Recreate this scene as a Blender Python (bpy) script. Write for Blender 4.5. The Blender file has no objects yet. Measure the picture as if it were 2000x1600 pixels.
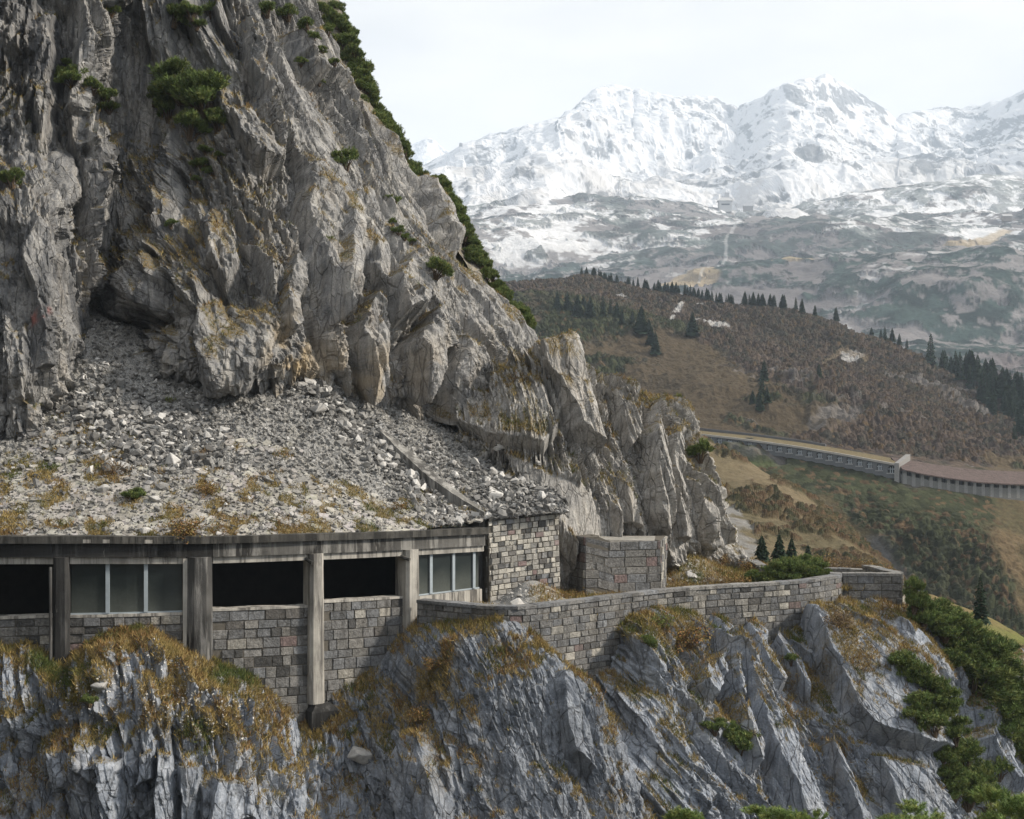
import bpy, bmesh, math, random
import numpy as np
from mathutils import Vector, Matrix

sc = bpy.context.scene
C = sc.collection
rng = np.random.default_rng(7)
random.seed(7)
Q = 1.0                       # mesh density

# ------------------------------------------------------------------ camera, sky, sun, exposure
F, HY = 2414.2, 838.0         # focal length and horizon row, in pixels of the 2000 px wide photograph
cam_d = bpy.data.cameras.new("camera"); cam = bpy.data.objects.new("camera", cam_d); C.objects.link(cam)
cam_d.sensor_width = 36.0; cam_d.lens = 43.456; cam_d.shift_y = 0.019
cam_d.clip_start = 0.5; cam_d.clip_end = 30000
cam.rotation_euler = (math.radians(90), 0, 0)
sc.camera = cam

SUN_DIR = Vector((0.82, -0.04, 0.56)).normalized()      # towards the sun
el = math.asin(SUN_DIR.z); az = math.atan2(SUN_DIR.x, SUN_DIR.y)
world = bpy.data.worlds.new("World"); sc.world = world; world.use_nodes = True
wt = world.node_tree; wt.nodes.clear()
def wn(t): return wt.nodes.new(t)
wo = wn("ShaderNodeOutputWorld"); bg = wn("ShaderNodeBackground"); bg.inputs[1].default_value = 0.1
sky = wn("ShaderNodeTexSky"); sky.sky_type = 'NISHITA'; sky.sun_disc = False
sky.sun_elevation = el; sky.sun_rotation = az; sky.altitude = 1500
tc = wn("ShaderNodeTexCoord"); mp = wn("ShaderNodeMapping"); mp.inputs[3].default_value = (1.5, 1.5, 5.0)
nz = wn("ShaderNodeTexNoise"); nz.inputs['Scale'].default_value = 1.6; nz.inputs['Detail'].default_value = 5
cr = wn("ShaderNodeValToRGB")
cr.color_ramp.elements[0].position = 0.35; cr.color_ramp.elements[0].color = (0.80, 0.785, 0.77, 1)
cr.color_ramp.elements[1].position = 0.62; cr.color_ramp.elements[1].color = (1.10, 1.05, 0.975, 1)
ml = wn("ShaderNodeVectorMath"); ml.operation = 'SCALE'; ml.inputs['Scale'].default_value = 8.8
mx = wn("ShaderNodeMix"); mx.data_type = 'RGBA'; mx.inputs[0].default_value = 0.93
wt.links.new(tc.outputs['Generated'], mp.inputs[0]); wt.links.new(mp.outputs[0], nz.inputs['Vector'])
wt.links.new(nz.outputs[0], cr.inputs[0]); wt.links.new(cr.outputs[0], ml.inputs[0])
wt.links.new(sky.outputs[0], mx.inputs[6]); wt.links.new(ml.outputs[0], mx.inputs[7])
wt.links.new(mx.outputs[2], bg.inputs[0]); wt.links.new(bg.outputs[0], wo.inputs[0])
sun_d = bpy.data.lights.new("sun", 'SUN'); sun_d.energy = 5.0; sun_d.angle = math.radians(6); sun_d.color = (1.0, 0.90, 0.76)
sun = bpy.data.objects.new("sun", sun_d); C.objects.link(sun)
sun.rotation_euler = SUN_DIR.to_track_quat('Z', 'Y').to_euler()
vs = sc.view_settings
vs.view_transform = 'Standard'; vs.look = 'None'; vs.exposure = 0.44; vs.gamma = 1.0
sc.cycles.max_bounces = 5; sc.cycles.diffuse_bounces = 3; sc.cycles.glossy_bounces = 2
sc.cycles.transparent_max_bounces = 6; sc.cycles.volume_bounces = 1
sc.cycles.use_denoising = True

# ------------------------------------------------------------------ numeric helpers
def W(px, py, D):
    return np.array([(px-1000.0)/F*D, D, (HY-py)/F*D])
def proj(P):
    D = np.maximum(P[..., 1], 0.1)
    return 1000+P[..., 0]/D*F, HY-P[..., 2]/D*F, D
def hsh(ix, iy, iz, seed):
    h = (ix.astype(np.int64)*374761393 + iy.astype(np.int64)*668265263 + iz*1274126177 + seed*974711) & 0xFFFFFFFF
    h = h.astype(np.uint32)
    h ^= h >> np.uint32(13); h *= np.uint32(1274126177); h ^= h >> np.uint32(16)
    h *= np.uint32(2246822519); h ^= h >> np.uint32(15)
    return h
def h01(h, k):
    g = h ^ np.uint32((k*2654435761) & 0xFFFFFFFF)
    g = g*np.uint32(2654435769); g ^= g >> np.uint32(14); g = g*np.uint32(668265263); g ^= g >> np.uint32(16)
    return g.astype(np.float32)/np.float32(4294967296.0)
def vnoise(P, f, seed=0):
    p = P*f; i = np.floor(p).astype(np.int64); w = (p-i).astype(np.float32); w = w*w*(3-2*w)
    r = 0
    for dx in (0, 1):
        for dy in (0, 1):
            for dz in (0, 1):
                v = hsh(i[..., 0]+dx, i[..., 1]+dy, (i[..., 2]+dz), seed).astype(np.float32)/np.float32(4294967296.0)
                r = r+v*((w[..., 0] if dx else 1-w[..., 0])*(w[..., 1] if dy else 1-w[..., 1])*(w[..., 2] if dz else 1-w[..., 2]))
    return r-0.5
def fbm(P, f, o=4, seed=0, g=0.5):
    r = 0; a = 1.0
    for k in range(o):
        r = r+a*vnoise(P, f, seed+k*17); f *= 2.03; a *= g
    return r
def ridged(P, f, o=4, seed=0, g=0.5):
    r = 0; a = 1.0
    for k in range(o):
        r = r+a*(0.5-np.abs(vnoise(P, f, seed+k*17))*2); f *= 2.03; a *= g
    return r
def voro(x, y, seed, jit=0.85, blocky=0.5):
    ix = np.floor(x).astype(np.int64); iy = np.floor(y).astype(np.int64)
    f1 = np.full(x.shape, 9., np.float32); f2 = f1.copy(); ID = np.zeros(x.shape, np.uint32)
    lx = np.zeros(x.shape, np.float32); ly = lx.copy()
    fx = (x-ix).astype(np.float32); fy = (y-iy).astype(np.float32)
    for dx in (-1, 0, 1):
        for dy in (-1, 0, 1):
            h = hsh(ix+dx, iy+dy, 0, seed)
            vx = fx-(dx+0.5+(h01(h, 1)-0.5)*jit); vy = fy-(dy+0.5+(h01(h, 2)-0.5)*jit)
            d = blocky*np.maximum(np.abs(vx), np.abs(vy))+(1-blocky)*np.sqrt(vx*vx+vy*vy)
            c = d < f1
            f2 = np.where(c, f1, np.minimum(f2, d)); f1 = np.where(c, d, f1)
            ID = np.where(c, h, ID); lx = np.where(c, vx, lx); ly = np.where(c, vy, ly)
    return f1, f2, ID, lx, ly
def envelope(x, y, seed, tilt, bias, jit=0.8, S=3.6):
    """upper envelope of tilted, steep-sided blocks: crisp creases and no vertical steps"""
    ix = np.floor(x).astype(np.int64); iy = np.floor(y).astype(np.int64)
    fx = (x-ix).astype(np.float32); fy = (y-iy).astype(np.float32)
    E = np.full(x.shape, -0.85, np.float32)
    for dx in (-1, 0, 1):
        for dy in (-1, 0, 1):
            h = hsh(ix+dx, iy+dy, 0, seed)
            vx = fx-(dx+0.5+(h01(h, 1)-0.5)*jit); vy = fy-(dy+0.5+(h01(h, 2)-0.5)*jit)
            r = (h01(h, 3)-0.5)*0.7; ux = vx+r*vy; uy = vy-r*vx*0.6
            top = (h01(h, 5)-0.5)*1.1+((h01(h, 6)-0.5)*2*tilt-bias)*ux+(h01(h, 7)-0.5)*1.3*tilt*uy
            half = 0.50+0.22*h01(h, 8); cut = 0.10*(ux+uy)*(h01(h, 9)-0.5)*4
            side = S*(half-np.maximum(np.abs(ux), np.abs(uy)+cut))
            E = np.maximum(E, np.minimum(top, side-0.35))
    return E
def sstep(x, a, b):
    t = np.clip((x-a)/(b-a), 0, 1); return t*t*(3-2*t)

def cat(A, n, axis):
    A = np.moveaxis(A, axis, 0)
    m = A.shape[0]
    L = np.linalg.norm(np.diff(A, axis=0), axis=-1)
    L = L.reshape(m-1, -1).mean(1); cum = np.concatenate([[0], np.cumsum(L)]); cum /= cum[-1]
    t = np.interp(np.linspace(0, 1, n), cum, np.arange(m))
    i = np.clip(np.floor(t).astype(int), 0, m-2); w = (t-i).reshape((-1,)+(1,)*(A.ndim-1))
    p0 = A[np.maximum(i-1, 0)]; p1 = A[i]; p2 = A[i+1]; p3 = A[np.minimum(i+2, m-1)]
    r = 0.5*((2*p1)+(-p0+p2)*w+(2*p0-5*p1+4*p2-p3)*w**2+(-p0+3*p1-3*p2+p3)*w**3)
    return np.moveaxis(r, 0, axis)
def net(rows, nu, nv):
    A = np.array([[W(*p) for p in r] for r in rows])
    nu = int(nu*Q); nv = int(nv*Q)
    B = cat(cat(A, nv, 0), nu, 1)
    return B
def gnormal(P, k=1):
    def d(ax):
        a = np.roll(P, -k, ax)-np.roll(P, k, ax)
        a = np.moveaxis(a, ax, 0); p = np.moveaxis(P, ax, 0)
        for j in range(k):
            a[j] = p[j+k]-p[j]; a[-1-j] = p[-1-j]-p[-1-j-k]
        return np.moveaxis(a, 0, ax)
    n = np.cross(d(0), d(1)); n /= np.linalg.norm(n, axis=-1, keepdims=True)+1e-9
    return n
def feat(PX, PY, poly, bevel):
    """0..1 mask of an outlined block on the elevation of a rock sheet, rising over a bevel width"""
    poly = np.array(poly, float); bb = (poly.min(0)-2, poly.max(0)+2)
    out = np.zeros(PX.shape, np.float32)
    m = (PX > bb[0][0]) & (PX < bb[1][0]) & (PY > bb[0][1]) & (PY < bb[1][1])
    x = PX[m]; y = PY[m]; ins = np.zeros(x.shape, bool); dist = np.full(x.shape, 1e9)
    n = len(poly)
    for i in range(n):
        a = poly[i]; b = poly[(i+1) % n]
        c = ((a[1] > y) != (b[1] > y))
        with np.errstate(divide='ignore', invalid='ignore'):
            xi = (b[0]-a[0])*(y-a[1])/(b[1]-a[1]+1e-12)+a[0]
        ins ^= c & (x < xi)
        ab = b-a; t = np.clip(((x-a[0])*ab[0]+(y-a[1])*ab[1])/(ab@ab+1e-9), 0, 1)
        dist = np.minimum(dist, np.hypot(x-a[0]-t*ab[0], y-a[1]-t*ab[1]))
    out[m] = np.where(ins, np.clip(dist/bevel, 0, 1), 0)
    return out

# ------------------------------------------------------------------ mesh helpers
def link(name, me, parent=None, mat=None):
    o = bpy.data.objects.new(name, me); C.objects.link(o)
    if parent: o.parent = parent
    if mat is not None: me.materials.append(mat)
    return o
def mesh_np(name, V, faces, attrs=None, smooth=False):
    """faces: int array (n,k) with one k, or a list of such arrays"""
    me = bpy.data.meshes.new(name)
    V = np.ascontiguousarray(V, np.float32).reshape(-1, 3)
    if not isinstance(faces, list): faces = [faces]
    faces = [f for f in faces if len(f)]
    me.vertices.add(len(V)); me.vertices.foreach_set("co", V.ravel())
    nl = sum(f.size for f in faces); npoly = sum(len(f) for f in faces)
    me.loops.add(nl); me.polygons.add(npoly)
    me.loops.foreach_set("vertex_index", np.concatenate([f.ravel() for f in faces]).astype(np.int32))
    tot = np.concatenate([np.full(len(f), f.shape[1], np.int32) for f in faces])
    st = np.concatenate([[0], np.cumsum(tot)[:-1]]).astype(np.int32)
    me.polygons.foreach_set("loop_start", st)
    try: me.polygons.foreach_set("loop_total", tot)
    except Exception: pass
    me.update(calc_edges=True)
    me.polygons.foreach_set("use_smooth", np.full(npoly, smooth, bool))
    for k, a in (attrs or {}).items():
        a = np.ascontiguousarray(a, np.float32)
        if a.ndim == 2 and a.shape[1] in (3, 4):
            if a.shape[1] == 3: a = np.concatenate([a, np.ones((len(a), 1), np.float32)], 1)
            at = me.attributes.new(k, 'FLOAT_COLOR', 'POINT'); at.data.foreach_set("color", np.ascontiguousarray(a).ravel())
        else:
            at = me.attributes.new(k, 'FLOAT', 'POINT'); at.data.foreach_set("value", a.ravel())
    me.validate(clean_customdata=False)
    return me
def grid_faces(nv, nu, flip=False):
    i = np.arange(nv*nu).reshape(nv, nu)
    f = np.stack([i[:-1, :-1], i[1:, :-1], i[1:, 1:], i[:-1, 1:]], -1).reshape(-1, 4)
    return f[:, ::-1] if flip else f
def tag(o, label=None, cat=None, group=None, kind=None):
    if label: o["label"] = label
    if cat: o["category"] = cat
    if group: o["group"] = group
    if kind: o["kind"] = kind
    return o
def empty(name, loc, label, cat, group=None):
    o = bpy.data.objects.new(name, None); C.objects.link(o); o.location = tuple(float(v) for v in loc)
    o.empty_display_size = 0.3
    return tag(o, label, cat, group)
class MB:
    """collects quads / polygons with a colour per piece"""
    def __init__(s): s.v = []; s.f = {}; s.c = []; s.n = 0
    def add(s, V, faces, col=(0.5, 0.5, 0.5)):
        V = np.asarray(V, float); s.v.append(V); s.c.append(np.tile(np.asarray(col, float)[None, :3], (len(V), 1)))
        for f in faces: s.f.setdefault(len(f), []).append([i+s.n for i in f])
        s.n += len(V)
    def box8(s, V8, col=(0.5, 0.5, 0.5)):     # 4 bottom (ccw from above), 4 top
        s.add(V8, [(3, 2, 1, 0), (4, 5, 6, 7), (0, 1, 5, 4), (1, 2, 6, 5), (2, 3, 7, 6), (3, 0, 4, 7)], col)
    def box(s, c, d, col=(0.5, 0.5, 0.5), rz=0.0):
        x, y, z = [v/2 for v in d]; ca, sa = math.cos(rz), math.sin(rz)
        V = [(-x, -y, -z), (x, -y, -z), (x, y, -z), (-x, y, -z), (-x, -y, z), (x, -y, z), (x, y, z), (-x, y, z)]
        s.box8([(c[0]+a*ca-b*sa, c[1]+a*sa+b*ca, c[2]+e) for a, b, e in V], col)
    def tube(s, pts, rad, n=6, col=(0.5, 0.5, 0.5)):
        pts = [np.asarray(p, float) for p in pts]; V = []
        for k, p in enumerate(pts):
            d = pts[min(k+1, len(pts)-1)]-pts[max(k-1, 0)]; d /= np.linalg.norm(d)+1e-9
            u = np.cross(d, (0, 0, 1) if abs(d[2]) < .9 else (1, 0, 0)); u /= np.linalg.norm(u); w = np.cross(d, u)
            r = rad[k] if hasattr(rad, '__len__') else rad
            V += [p+r*(math.cos(a)*u+math.sin(a)*w) for a in np.linspace(0, 2*math.pi, n, endpoint=False)]
        f = []
        for k in range(len(pts)-1):
            for j in range(n): f.append((k*n+j, k*n+(j+1) % n, (k+1)*n+(j+1) % n, (k+1)*n+j))
        f += [tuple(range(n))[::-1], tuple((len(pts)-1)*n+j for j in range(n))]
        s.add(V, f, col)
    def mesh(s, name, smooth=False):
        return mesh_np(name, np.concatenate(s.v), [np.array(f) for f in s.f.values()], {"col": np.concatenate(s.c)}, smooth)
    def build(s, name, mat, parent=None, smooth=False):
        me = s.mesh(name, smooth)
        o = link(name, me, parent, mat)
        if parent is not None: o.matrix_parent_inverse = Matrix.Translation(-Vector(parent.location))
        return o

# ------------------------------------------------------------------ materials
class NT:
    def __init__(s, name, rough=0.9, spec=0.2):
        s.m = bpy.data.materials.new(name); s.m.use_nodes = True; s.t = s.m.node_tree
        s.b = s.t.nodes["Principled BSDF"]; s.b.inputs['Roughness'].default_value = rough
        s.b.inputs['Specular IOR Level'].default_value = spec
        s.pos = s.n("ShaderNodeNewGeometry").outputs['Position']
    def n(s, t): return s.t.nodes.new(t)
    def l(s, a, b): s.t.links.new(a, b)
    def attr(s, name, out='Fac'):
        a = s.n("ShaderNodeAttribute"); a.attribute_name = name; return a.outputs[out]
    def mapv(s, scale=(1, 1, 1), rot=(0, 0, 0), src=None):
        m = s.n("ShaderNodeMapping"); m.inputs[3].default_value = scale; m.inputs[2].default_value = rot
        s.l(src or s.pos, m.inputs[0]); return m.outputs[0]
    def noise(s, scale, detail=4, rough=0.55, vec=None, dist=0.0):
        a = s.n("ShaderNodeTexNoise"); a.inputs['Scale'].default_value = scale; a.inputs['Detail'].default_value = detail
        a.inputs['Roughness'].default_value = rough; a.inputs['Distortion'].default_value = dist
        s.l(vec or s.pos, a.inputs['Vector']); return a.outputs[0]
    def vor(s, scale, vec=None, feature='F1', out='Distance'):
        a = s.n("ShaderNodeTexVoronoi"); a.inputs['Scale'].default_value = scale; a.feature = feature
        s.l(vec or s.pos, a.inputs['Vector']); return a.outputs[out]
    def ramp(s, f, *stops):
        r = s.n("ShaderNodeValToRGB"); e = r.color_ramp.elements
        while len(e) < len(stops): e.new(0.5)
        for k, (p, c) in enumerate(stops):
            e[k].position = p; e[k].color = (c, c, c, 1) if not hasattr(c, '__len__') else (*c, 1)
        s.l(f, r.inputs[0]); return r.outputs[0]
    def mix(s, f, a, b, mode='MIX'):
        m = s.n("ShaderNodeMix"); m.data_type = 'RGBA'; m.blend_type = mode
        for v, k in ((f, 0), (a, 6), (b, 7)):
            if hasattr(v, 'links'): s.l(v, m.inputs[k])
            elif k == 0: m.inputs[0].default_value = v
            else: m.inputs[k].default_value = (*v, 1)
        return m.outputs[2]
    def math(s, op, a, b=0.0):
        m = s.n("ShaderNodeMath"); m.operation = op
        for v, k in ((a, 0), (b, 1)):
            if hasattr(v, 'links'): s.l(v, m.inputs[k])
            else: m.inputs[k].default_value = v
        return m.outputs[0]
    def bump(s, h, dist, strength=1.0, prev=None):
        b = s.n("ShaderNodeBump"); b.inputs['Strength'].default_value = strength; b.inputs['Distance'].default_value = dist
        s.l(h, b.inputs['Height'])
        if prev: s.l(prev, b.inputs['Normal'])
        return b.outputs[0]
    def done(s, col=None, nrm=None):
        if col is not None: s.l(col, s.b.inputs['Base Color'])
        if nrm is not None: s.l(nrm, s.b.inputs['Normal'])
        return s.m

def rock_mat(name, dark, mid, lite, tiltrot, warm=(0.34, 0.27, 0.18), warmamt=0.30, shadeamt=0.0):
    t = NT(name, 0.88, 0.25)
    st = t.mapv((1.6, 1.0, 0.42), tiltrot)
    n1 = t.noise(0.35, 6, 0.6); n2 = t.noise(1.3, 7, 0.65, st, 0.6); n3 = t.noise(9.0, 5, 0.7)
    c = t.ramp(n2, (0.30, dark), (0.47, mid), (0.68, lite))
    c = t.mix(t.ramp(n1, (0.35, 0.0), (0.7, 0.55)), c, lite)
    c = t.mix(0.75, c, t.ramp(n3, (0.25, 0.45), (0.55, 1.0), (0.8, 1.35)), 'MULTIPLY')
    w = t.math('MULTIPLY', t.ramp(t.noise(0.5, 6, 0.65, st), (0.52, 0.0), (0.72, 1.0)), warmamt)
    c = t.mix(w, c, warm)
    lich = t.ramp(t.noise(2.6, 8, 0.75), (0.60, 0.0), (0.68, 0.7))
    c = t.mix(lich, c, (0.055, 0.055, 0.055))
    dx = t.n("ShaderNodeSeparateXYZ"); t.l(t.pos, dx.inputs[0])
    shade = t.math('MULTIPLY', t.ramp(t.noise(0.55, 6, 0.65, t.mapv((1.6, 1.0, 0.22), tiltrot)), (0.40, 0.0), (0.60, 0.8)), t.ramp(t.math('MULTIPLY', t.math('ADD', dx.outputs[0], 35.0), 0.02), (0.25, 1.0), (0.52, 0.12)))  # dark streaks that paint the left cliff's shade into the colour
    c = t.mix(t.math('MULTIPLY', shade, shadeamt), c, (0.058, 0.062, 0.070))
    c = t.mix(t.attr('ochre'), c, (0.44, 0.34, 0.20))
    c = t.mix(t.attr('paint'), c, (0.42, 0.12, 0.09))
    gn = t.noise(3.5, 5, 0.6)
    g = t.ramp(gn, (0.3, (0.055, 0.055, 0.020)), (0.5, (0.13, 0.10, 0.042)), (0.7, (0.20, 0.15, 0.072)))
    gm = t.math('MULTIPLY', t.attr('grass'), t.ramp(t.noise(7.0, 5, 0.7), (0.40, 0.25), (0.58, 1.1)))
    c = t.mix(gm, c, g)
    h = t.math('ADD', t.noise(3.0, 8, 0.7, st), t.math('MULTIPLY', t.noise(14.0, 4, 0.7), 0.35))
    wob = t.n("ShaderNodeTexNoise"); wob.inputs['Scale'].default_value = 0.9; wob.inputs['Detail'].default_value = 4; t.l(t.pos, wob.inputs['Vector'])
    def wpos(scale, amt):
        a = t.n("ShaderNodeVectorMath"); a.operation = 'MULTIPLY_ADD'; t.l(wob.outputs['Color'], a.inputs[0]); a.inputs[1].default_value = (amt,)*3; t.l(t.mapv(scale, tiltrot), a.inputs[2]); return a.outputs[0]
    v1 = wpos((2.3, 1.4, 0.9), 0.35); v2 = wpos((1.2, 0.7, 0.28), 0.3)
    ck1 = t.ramp(t.vor(1.0, v1, 'DISTANCE_TO_EDGE'), (0.0, 0.0), (0.05, 1.0)); ck2 = t.ramp(t.vor(1.0, v2, 'DISTANCE_TO_EDGE'), (0.0, 0.0), (0.03, 1.0))
    gate = t.ramp(t.noise(0.8, 5, 0.65), (0.46, 1.0), (0.60, 0.0))
    crk = t.math('MINIMUM', t.math('MAXIMUM', ck1, gate), ck2)
    c = t.mix(t.math('MULTIPLY', t.math('SUBTRACT', 1.0, crk), 0.40), c, (0.045, 0.043, 0.04))  # shade in the depth of the cracks painted as dark lines
    cell = t.vor(1.0, wpos((3.4, 2.4, 1.5), 0.35), 'F1', 'Color'); cell2 = t.vor(1.0, v1, 'F1', 'Color')
    hb = t.math('ADD', t.math('MULTIPLY', cell, 0.35), t.math('MULTIPLY', cell2, 0.55)); hb = t.math('ADD', hb, t.math('MULTIPLY', crk, 0.6))
    nb = t.bump(hb, 0.15, 0.8, t.bump(h, 0.09, 0.8))
    return t.done(c, nb)
M = {}
M['rock_up'] = rock_mat("rock_upper", (0.095, 0.10, 0.11), (0.22, 0.222, 0.228), (0.42, 0.41, 0.39), (0, math.radians(-22), 0), shadeamt=1.0)
M['rock_spur'] = rock_mat("rock_spur", (0.13, 0.13, 0.13), (0.27, 0.265, 0.258), (0.46, 0.445, 0.42), (0, math.radians(-15), 0))
M['rock_low'] = rock_mat("rock_lower", (0.090, 0.106, 0.135), (0.208, 0.238, 0.290), (0.395, 0.425, 0.475), (0, math.radians(-20), 0), (0.20, 0.15, 0.09), 0.25)

M['rock_dome'] = rock_mat("rock_dome", (0.060, 0.070, 0.088), (0.140, 0.160, 0.195), (0.30, 0.325, 0.365), (0, math.radians(-20), 0), (0.16, 0.13, 0.09), 0.2)  # dark stone, with the shade on the dome also put into its colour
def scree_mat():
    t = NT("scree_ground", 0.95, 0.15)
    p = t.noise(0.5, 5, 0.6)
    wob = t.n("ShaderNodeTexNoise"); wob.inputs['Scale'].default_value = 2.2; wob.inputs['Detail'].default_value = 4; t.l(t.pos, wob.inputs['Vector'])
    wv_ = t.n("ShaderNodeVectorMath"); wv_.operation = 'MULTIPLY_ADD'; t.l(wob.outputs['Color'], wv_.inputs[0]); wv_.inputs[1].default_value = (0.45, 0.45, 0.45); t.l(t.pos, wv_.inputs[2])
    v = t.vor(1.7, wv_.outputs[0], 'F1', 'Color'); e = t.vor(1.7, wv_.outputs[0], 'DISTANCE_TO_EDGE')
    slab = t.mix(0.5, t.ramp(t.noise(2.0, 5), (0.3, (0.19, 0.187, 0.178)), (0.7, (0.34, 0.33, 0.305))), t.ramp(v, (0.1, (0.27, 0.26, 0.24)), (0.9, (0.42, 0.395, 0.35))))
    slab = t.mix(t.ramp(t.noise(3.2, 7, 0.75), (0.52, 0.0), (0.60, 0.75)), slab, (0.24, 0.235, 0.225))
    grav = t.ramp(t.noise(11.0, 4, 0.8), (0.3, (0.10, 0.10, 0.10)), (0.5, (0.26, 0.26, 0.255)), (0.7, (0.5, 0.49, 0.47)))
    c = t.mix(t.ramp(t.attr('gravel'), (0.2, 0.0), (0.8, 1.0)), slab, grav)
    moss = t.ramp(t.noise(1.7, 6, 0.7), (0.3, (0.085, 0.085, 0.028)), (0.55, (0.18, 0.135, 0.05)), (0.75, (0.21, 0.12, 0.055)))
    c = t.mix(t.math('MULTIPLY', t.attr('grass'), t.ramp(t.noise(8.0, 5, 0.7), (0.42, 0.15), (0.58, 1.0))), c, moss)
    h = t.math('ADD', t.noise(7.0, 6, 0.7), t.math('MULTIPLY', v, 0.5))
    return t.done(c, t.bump(h, 0.10, 0.8))
M['scree'] = scree_mat()
def vcol_mat(name, rough=0.9, spec=0.2, var=0.5, bumpd=0.03, scale=6.0, trans=0.0):
    t = NT(name, rough, spec)
    c = t.mix(var, t.attr('col', 'Color'), t.ramp(t.noise(scale, 6, 0.65), (0.25, 0.35), (0.5, 1.0), (0.75, 1.5)), 'MULTIPLY')
    nb = t.bump(t.noise(scale*2.5, 5, 0.7), bumpd, 0.8) if bumpd else None
    if trans:
        t.b.inputs['Subsurface Weight'].default_value = 0.0
    return t.done(c, nb)
M['stone'] = vcol_mat("loose_stone", 0.92, 0.2, 0.5, 0.03, 5.0)
def block_mat():
    t = NT("masonry_block", 0.93, 0.15)
    c = t.mix(0.85, t.attr('col', 'Color'), t.ramp(t.noise(5.5, 8, 0.78), (0.28, 0.25), (0.5, 1.0), (0.72, 1.7)), 'MULTIPLY')
    drip = t.ramp(t.noise(1.5, 6, 0.7, t.mapv((1, 1, 0.22))), (0.50, 0.0), (0.68, 0.75))
    c = t.mix(drip, c, (0.065, 0.063, 0.06))
    return t.done(c, t.bump(t.math('ADD', t.noise(9, 6, 0.75), t.math('MULTIPLY', t.noise(3, 4), 0.8)), 0.10, 1.0))
M['block'] = block_mat()
M['tower'] = vcol_mat("pale_masonry_block", 0.93, 0.15, 0.6, 0.05, 4.0)
M['leaf'] = vcol_mat("needles", 0.75, 0.2, 0.35, 0, 2.0)
M['blade'] = vcol_mat("grass_blades", 0.85, 0.1, 0.35, 0, 1.2)
M['bark'] = vcol_mat("bark", 0.95, 0.1, 0.5, 0.02, 12.0)
M['paintmetal'] = vcol_mat("painted_metal", 0.5, 0.4, 0.25, 0, 3.0)
def concrete(name, lo, hi, stain, amt):
    t = NT(name, 0.9, 0.2)
    st = t.mapv((1.0, 1.0, 0.10))
    c = t.ramp(t.noise(0.9, 6, 0.6), (0.3, lo), (0.7, hi))
    board = t.noise(9.0, 2, 0.5, t.mapv((1.0, 1.0, 0.03)))
    c = t.mix(0.45, c, t.ramp(board, (0.3, 0.6), (0.7, 1.15)), 'MULTIPLY')
    s = t.ramp(t.noise(2.2, 7, 0.7, st), (0.40+amt*0.14, 1.0), (0.50+amt*0.14, 0.0))
    s2 = t.ramp(t.noise(0.45, 4, 0.5), (0.35, 0.45), (0.6, 1.0))
    c = t.mix(t.math('MULTIPLY', s, s2), c, stain)
    lime = t.ramp(t.noise(3.0, 6, 0.7, t.mapv((1.3, 1.3, 0.14))), (0.66, 0.0), (0.72, 0.7))
    c = t.mix(t.math('MULTIPLY', lime, 0.8), c, (0.50, 0.48, 0.45))
    return t.done(c, t.bump(t.math('ADD', board, t.noise(16, 4, 0.7)), 0.02, 0.7))
M['conc'] = concrete("weathered_concrete", (0.19, 0.187, 0.178), (0.35, 0.345, 0.33), (0.035, 0.034, 0.033), 0.55)
M['conc_lite'] = concrete("pale_concrete", (0.31, 0.30, 0.28), (0.50, 0.48, 0.44), (0.10, 0.095, 0.09), 0.15)
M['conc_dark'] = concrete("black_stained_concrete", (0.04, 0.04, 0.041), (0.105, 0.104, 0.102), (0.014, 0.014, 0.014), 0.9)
M['conc_mid'] = concrete("grey_stained_concrete", (0.13, 0.13, 0.13), (0.25, 0.247, 0.24), (0.02, 0.02, 0.02), 0.6)
M['conc_edge'] = concrete("lichen_black_coping", (0.05, 0.05, 0.048), (0.13, 0.125, 0.115), (0.025, 0.025, 0.024), 0.3)
def plain(name, col, rough=0.8, spec=0.2, scale=2.0, var=0.4):
    t = NT(name, rough, spec)
    c = t.mix(var, col, t.ramp(t.noise(scale, 5, 0.6), (0.3, 0.5), (0.7, 1.3)), 'MULTIPLY')
    return t.done(c)
M['mortar'] = plain("mortar", (0.13, 0.12, 0.105), 0.95, 0.1, 6)
M['inside'] = plain("dark_interior", (0.035, 0.033, 0.032), 0.95, 0.05)  # near-black for floor, back wall and slab alike
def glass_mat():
    t = NT("graded_glass", 0.28, 0.5)
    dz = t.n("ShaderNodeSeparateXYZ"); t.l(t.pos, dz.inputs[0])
    low = t.ramp(t.math('ADD', t.math('MULTIPLY', t.math('ADD', dz.outputs[2], 8.6), 0.42), t.math('MULTIPLY', t.noise(0.8, 5), 0.6)), (0.30, (0.10, 0.11, 0.10)), (1.05, (0.018, 0.024, 0.024)))  # paler towards the bottom of the panes, broken up by noise
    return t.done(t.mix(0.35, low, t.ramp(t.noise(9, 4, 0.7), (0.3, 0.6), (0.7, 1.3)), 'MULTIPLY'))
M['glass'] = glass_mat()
M['frame'] = plain("grey_steel", (0.33, 0.38, 0.42), 0.5, 0.4, 3, 0.25)
M['farglass'] = plain("dark_far_glass", (0.018, 0.02, 0.024), 0.55, 0.3, 0.5, 0.3)

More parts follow.
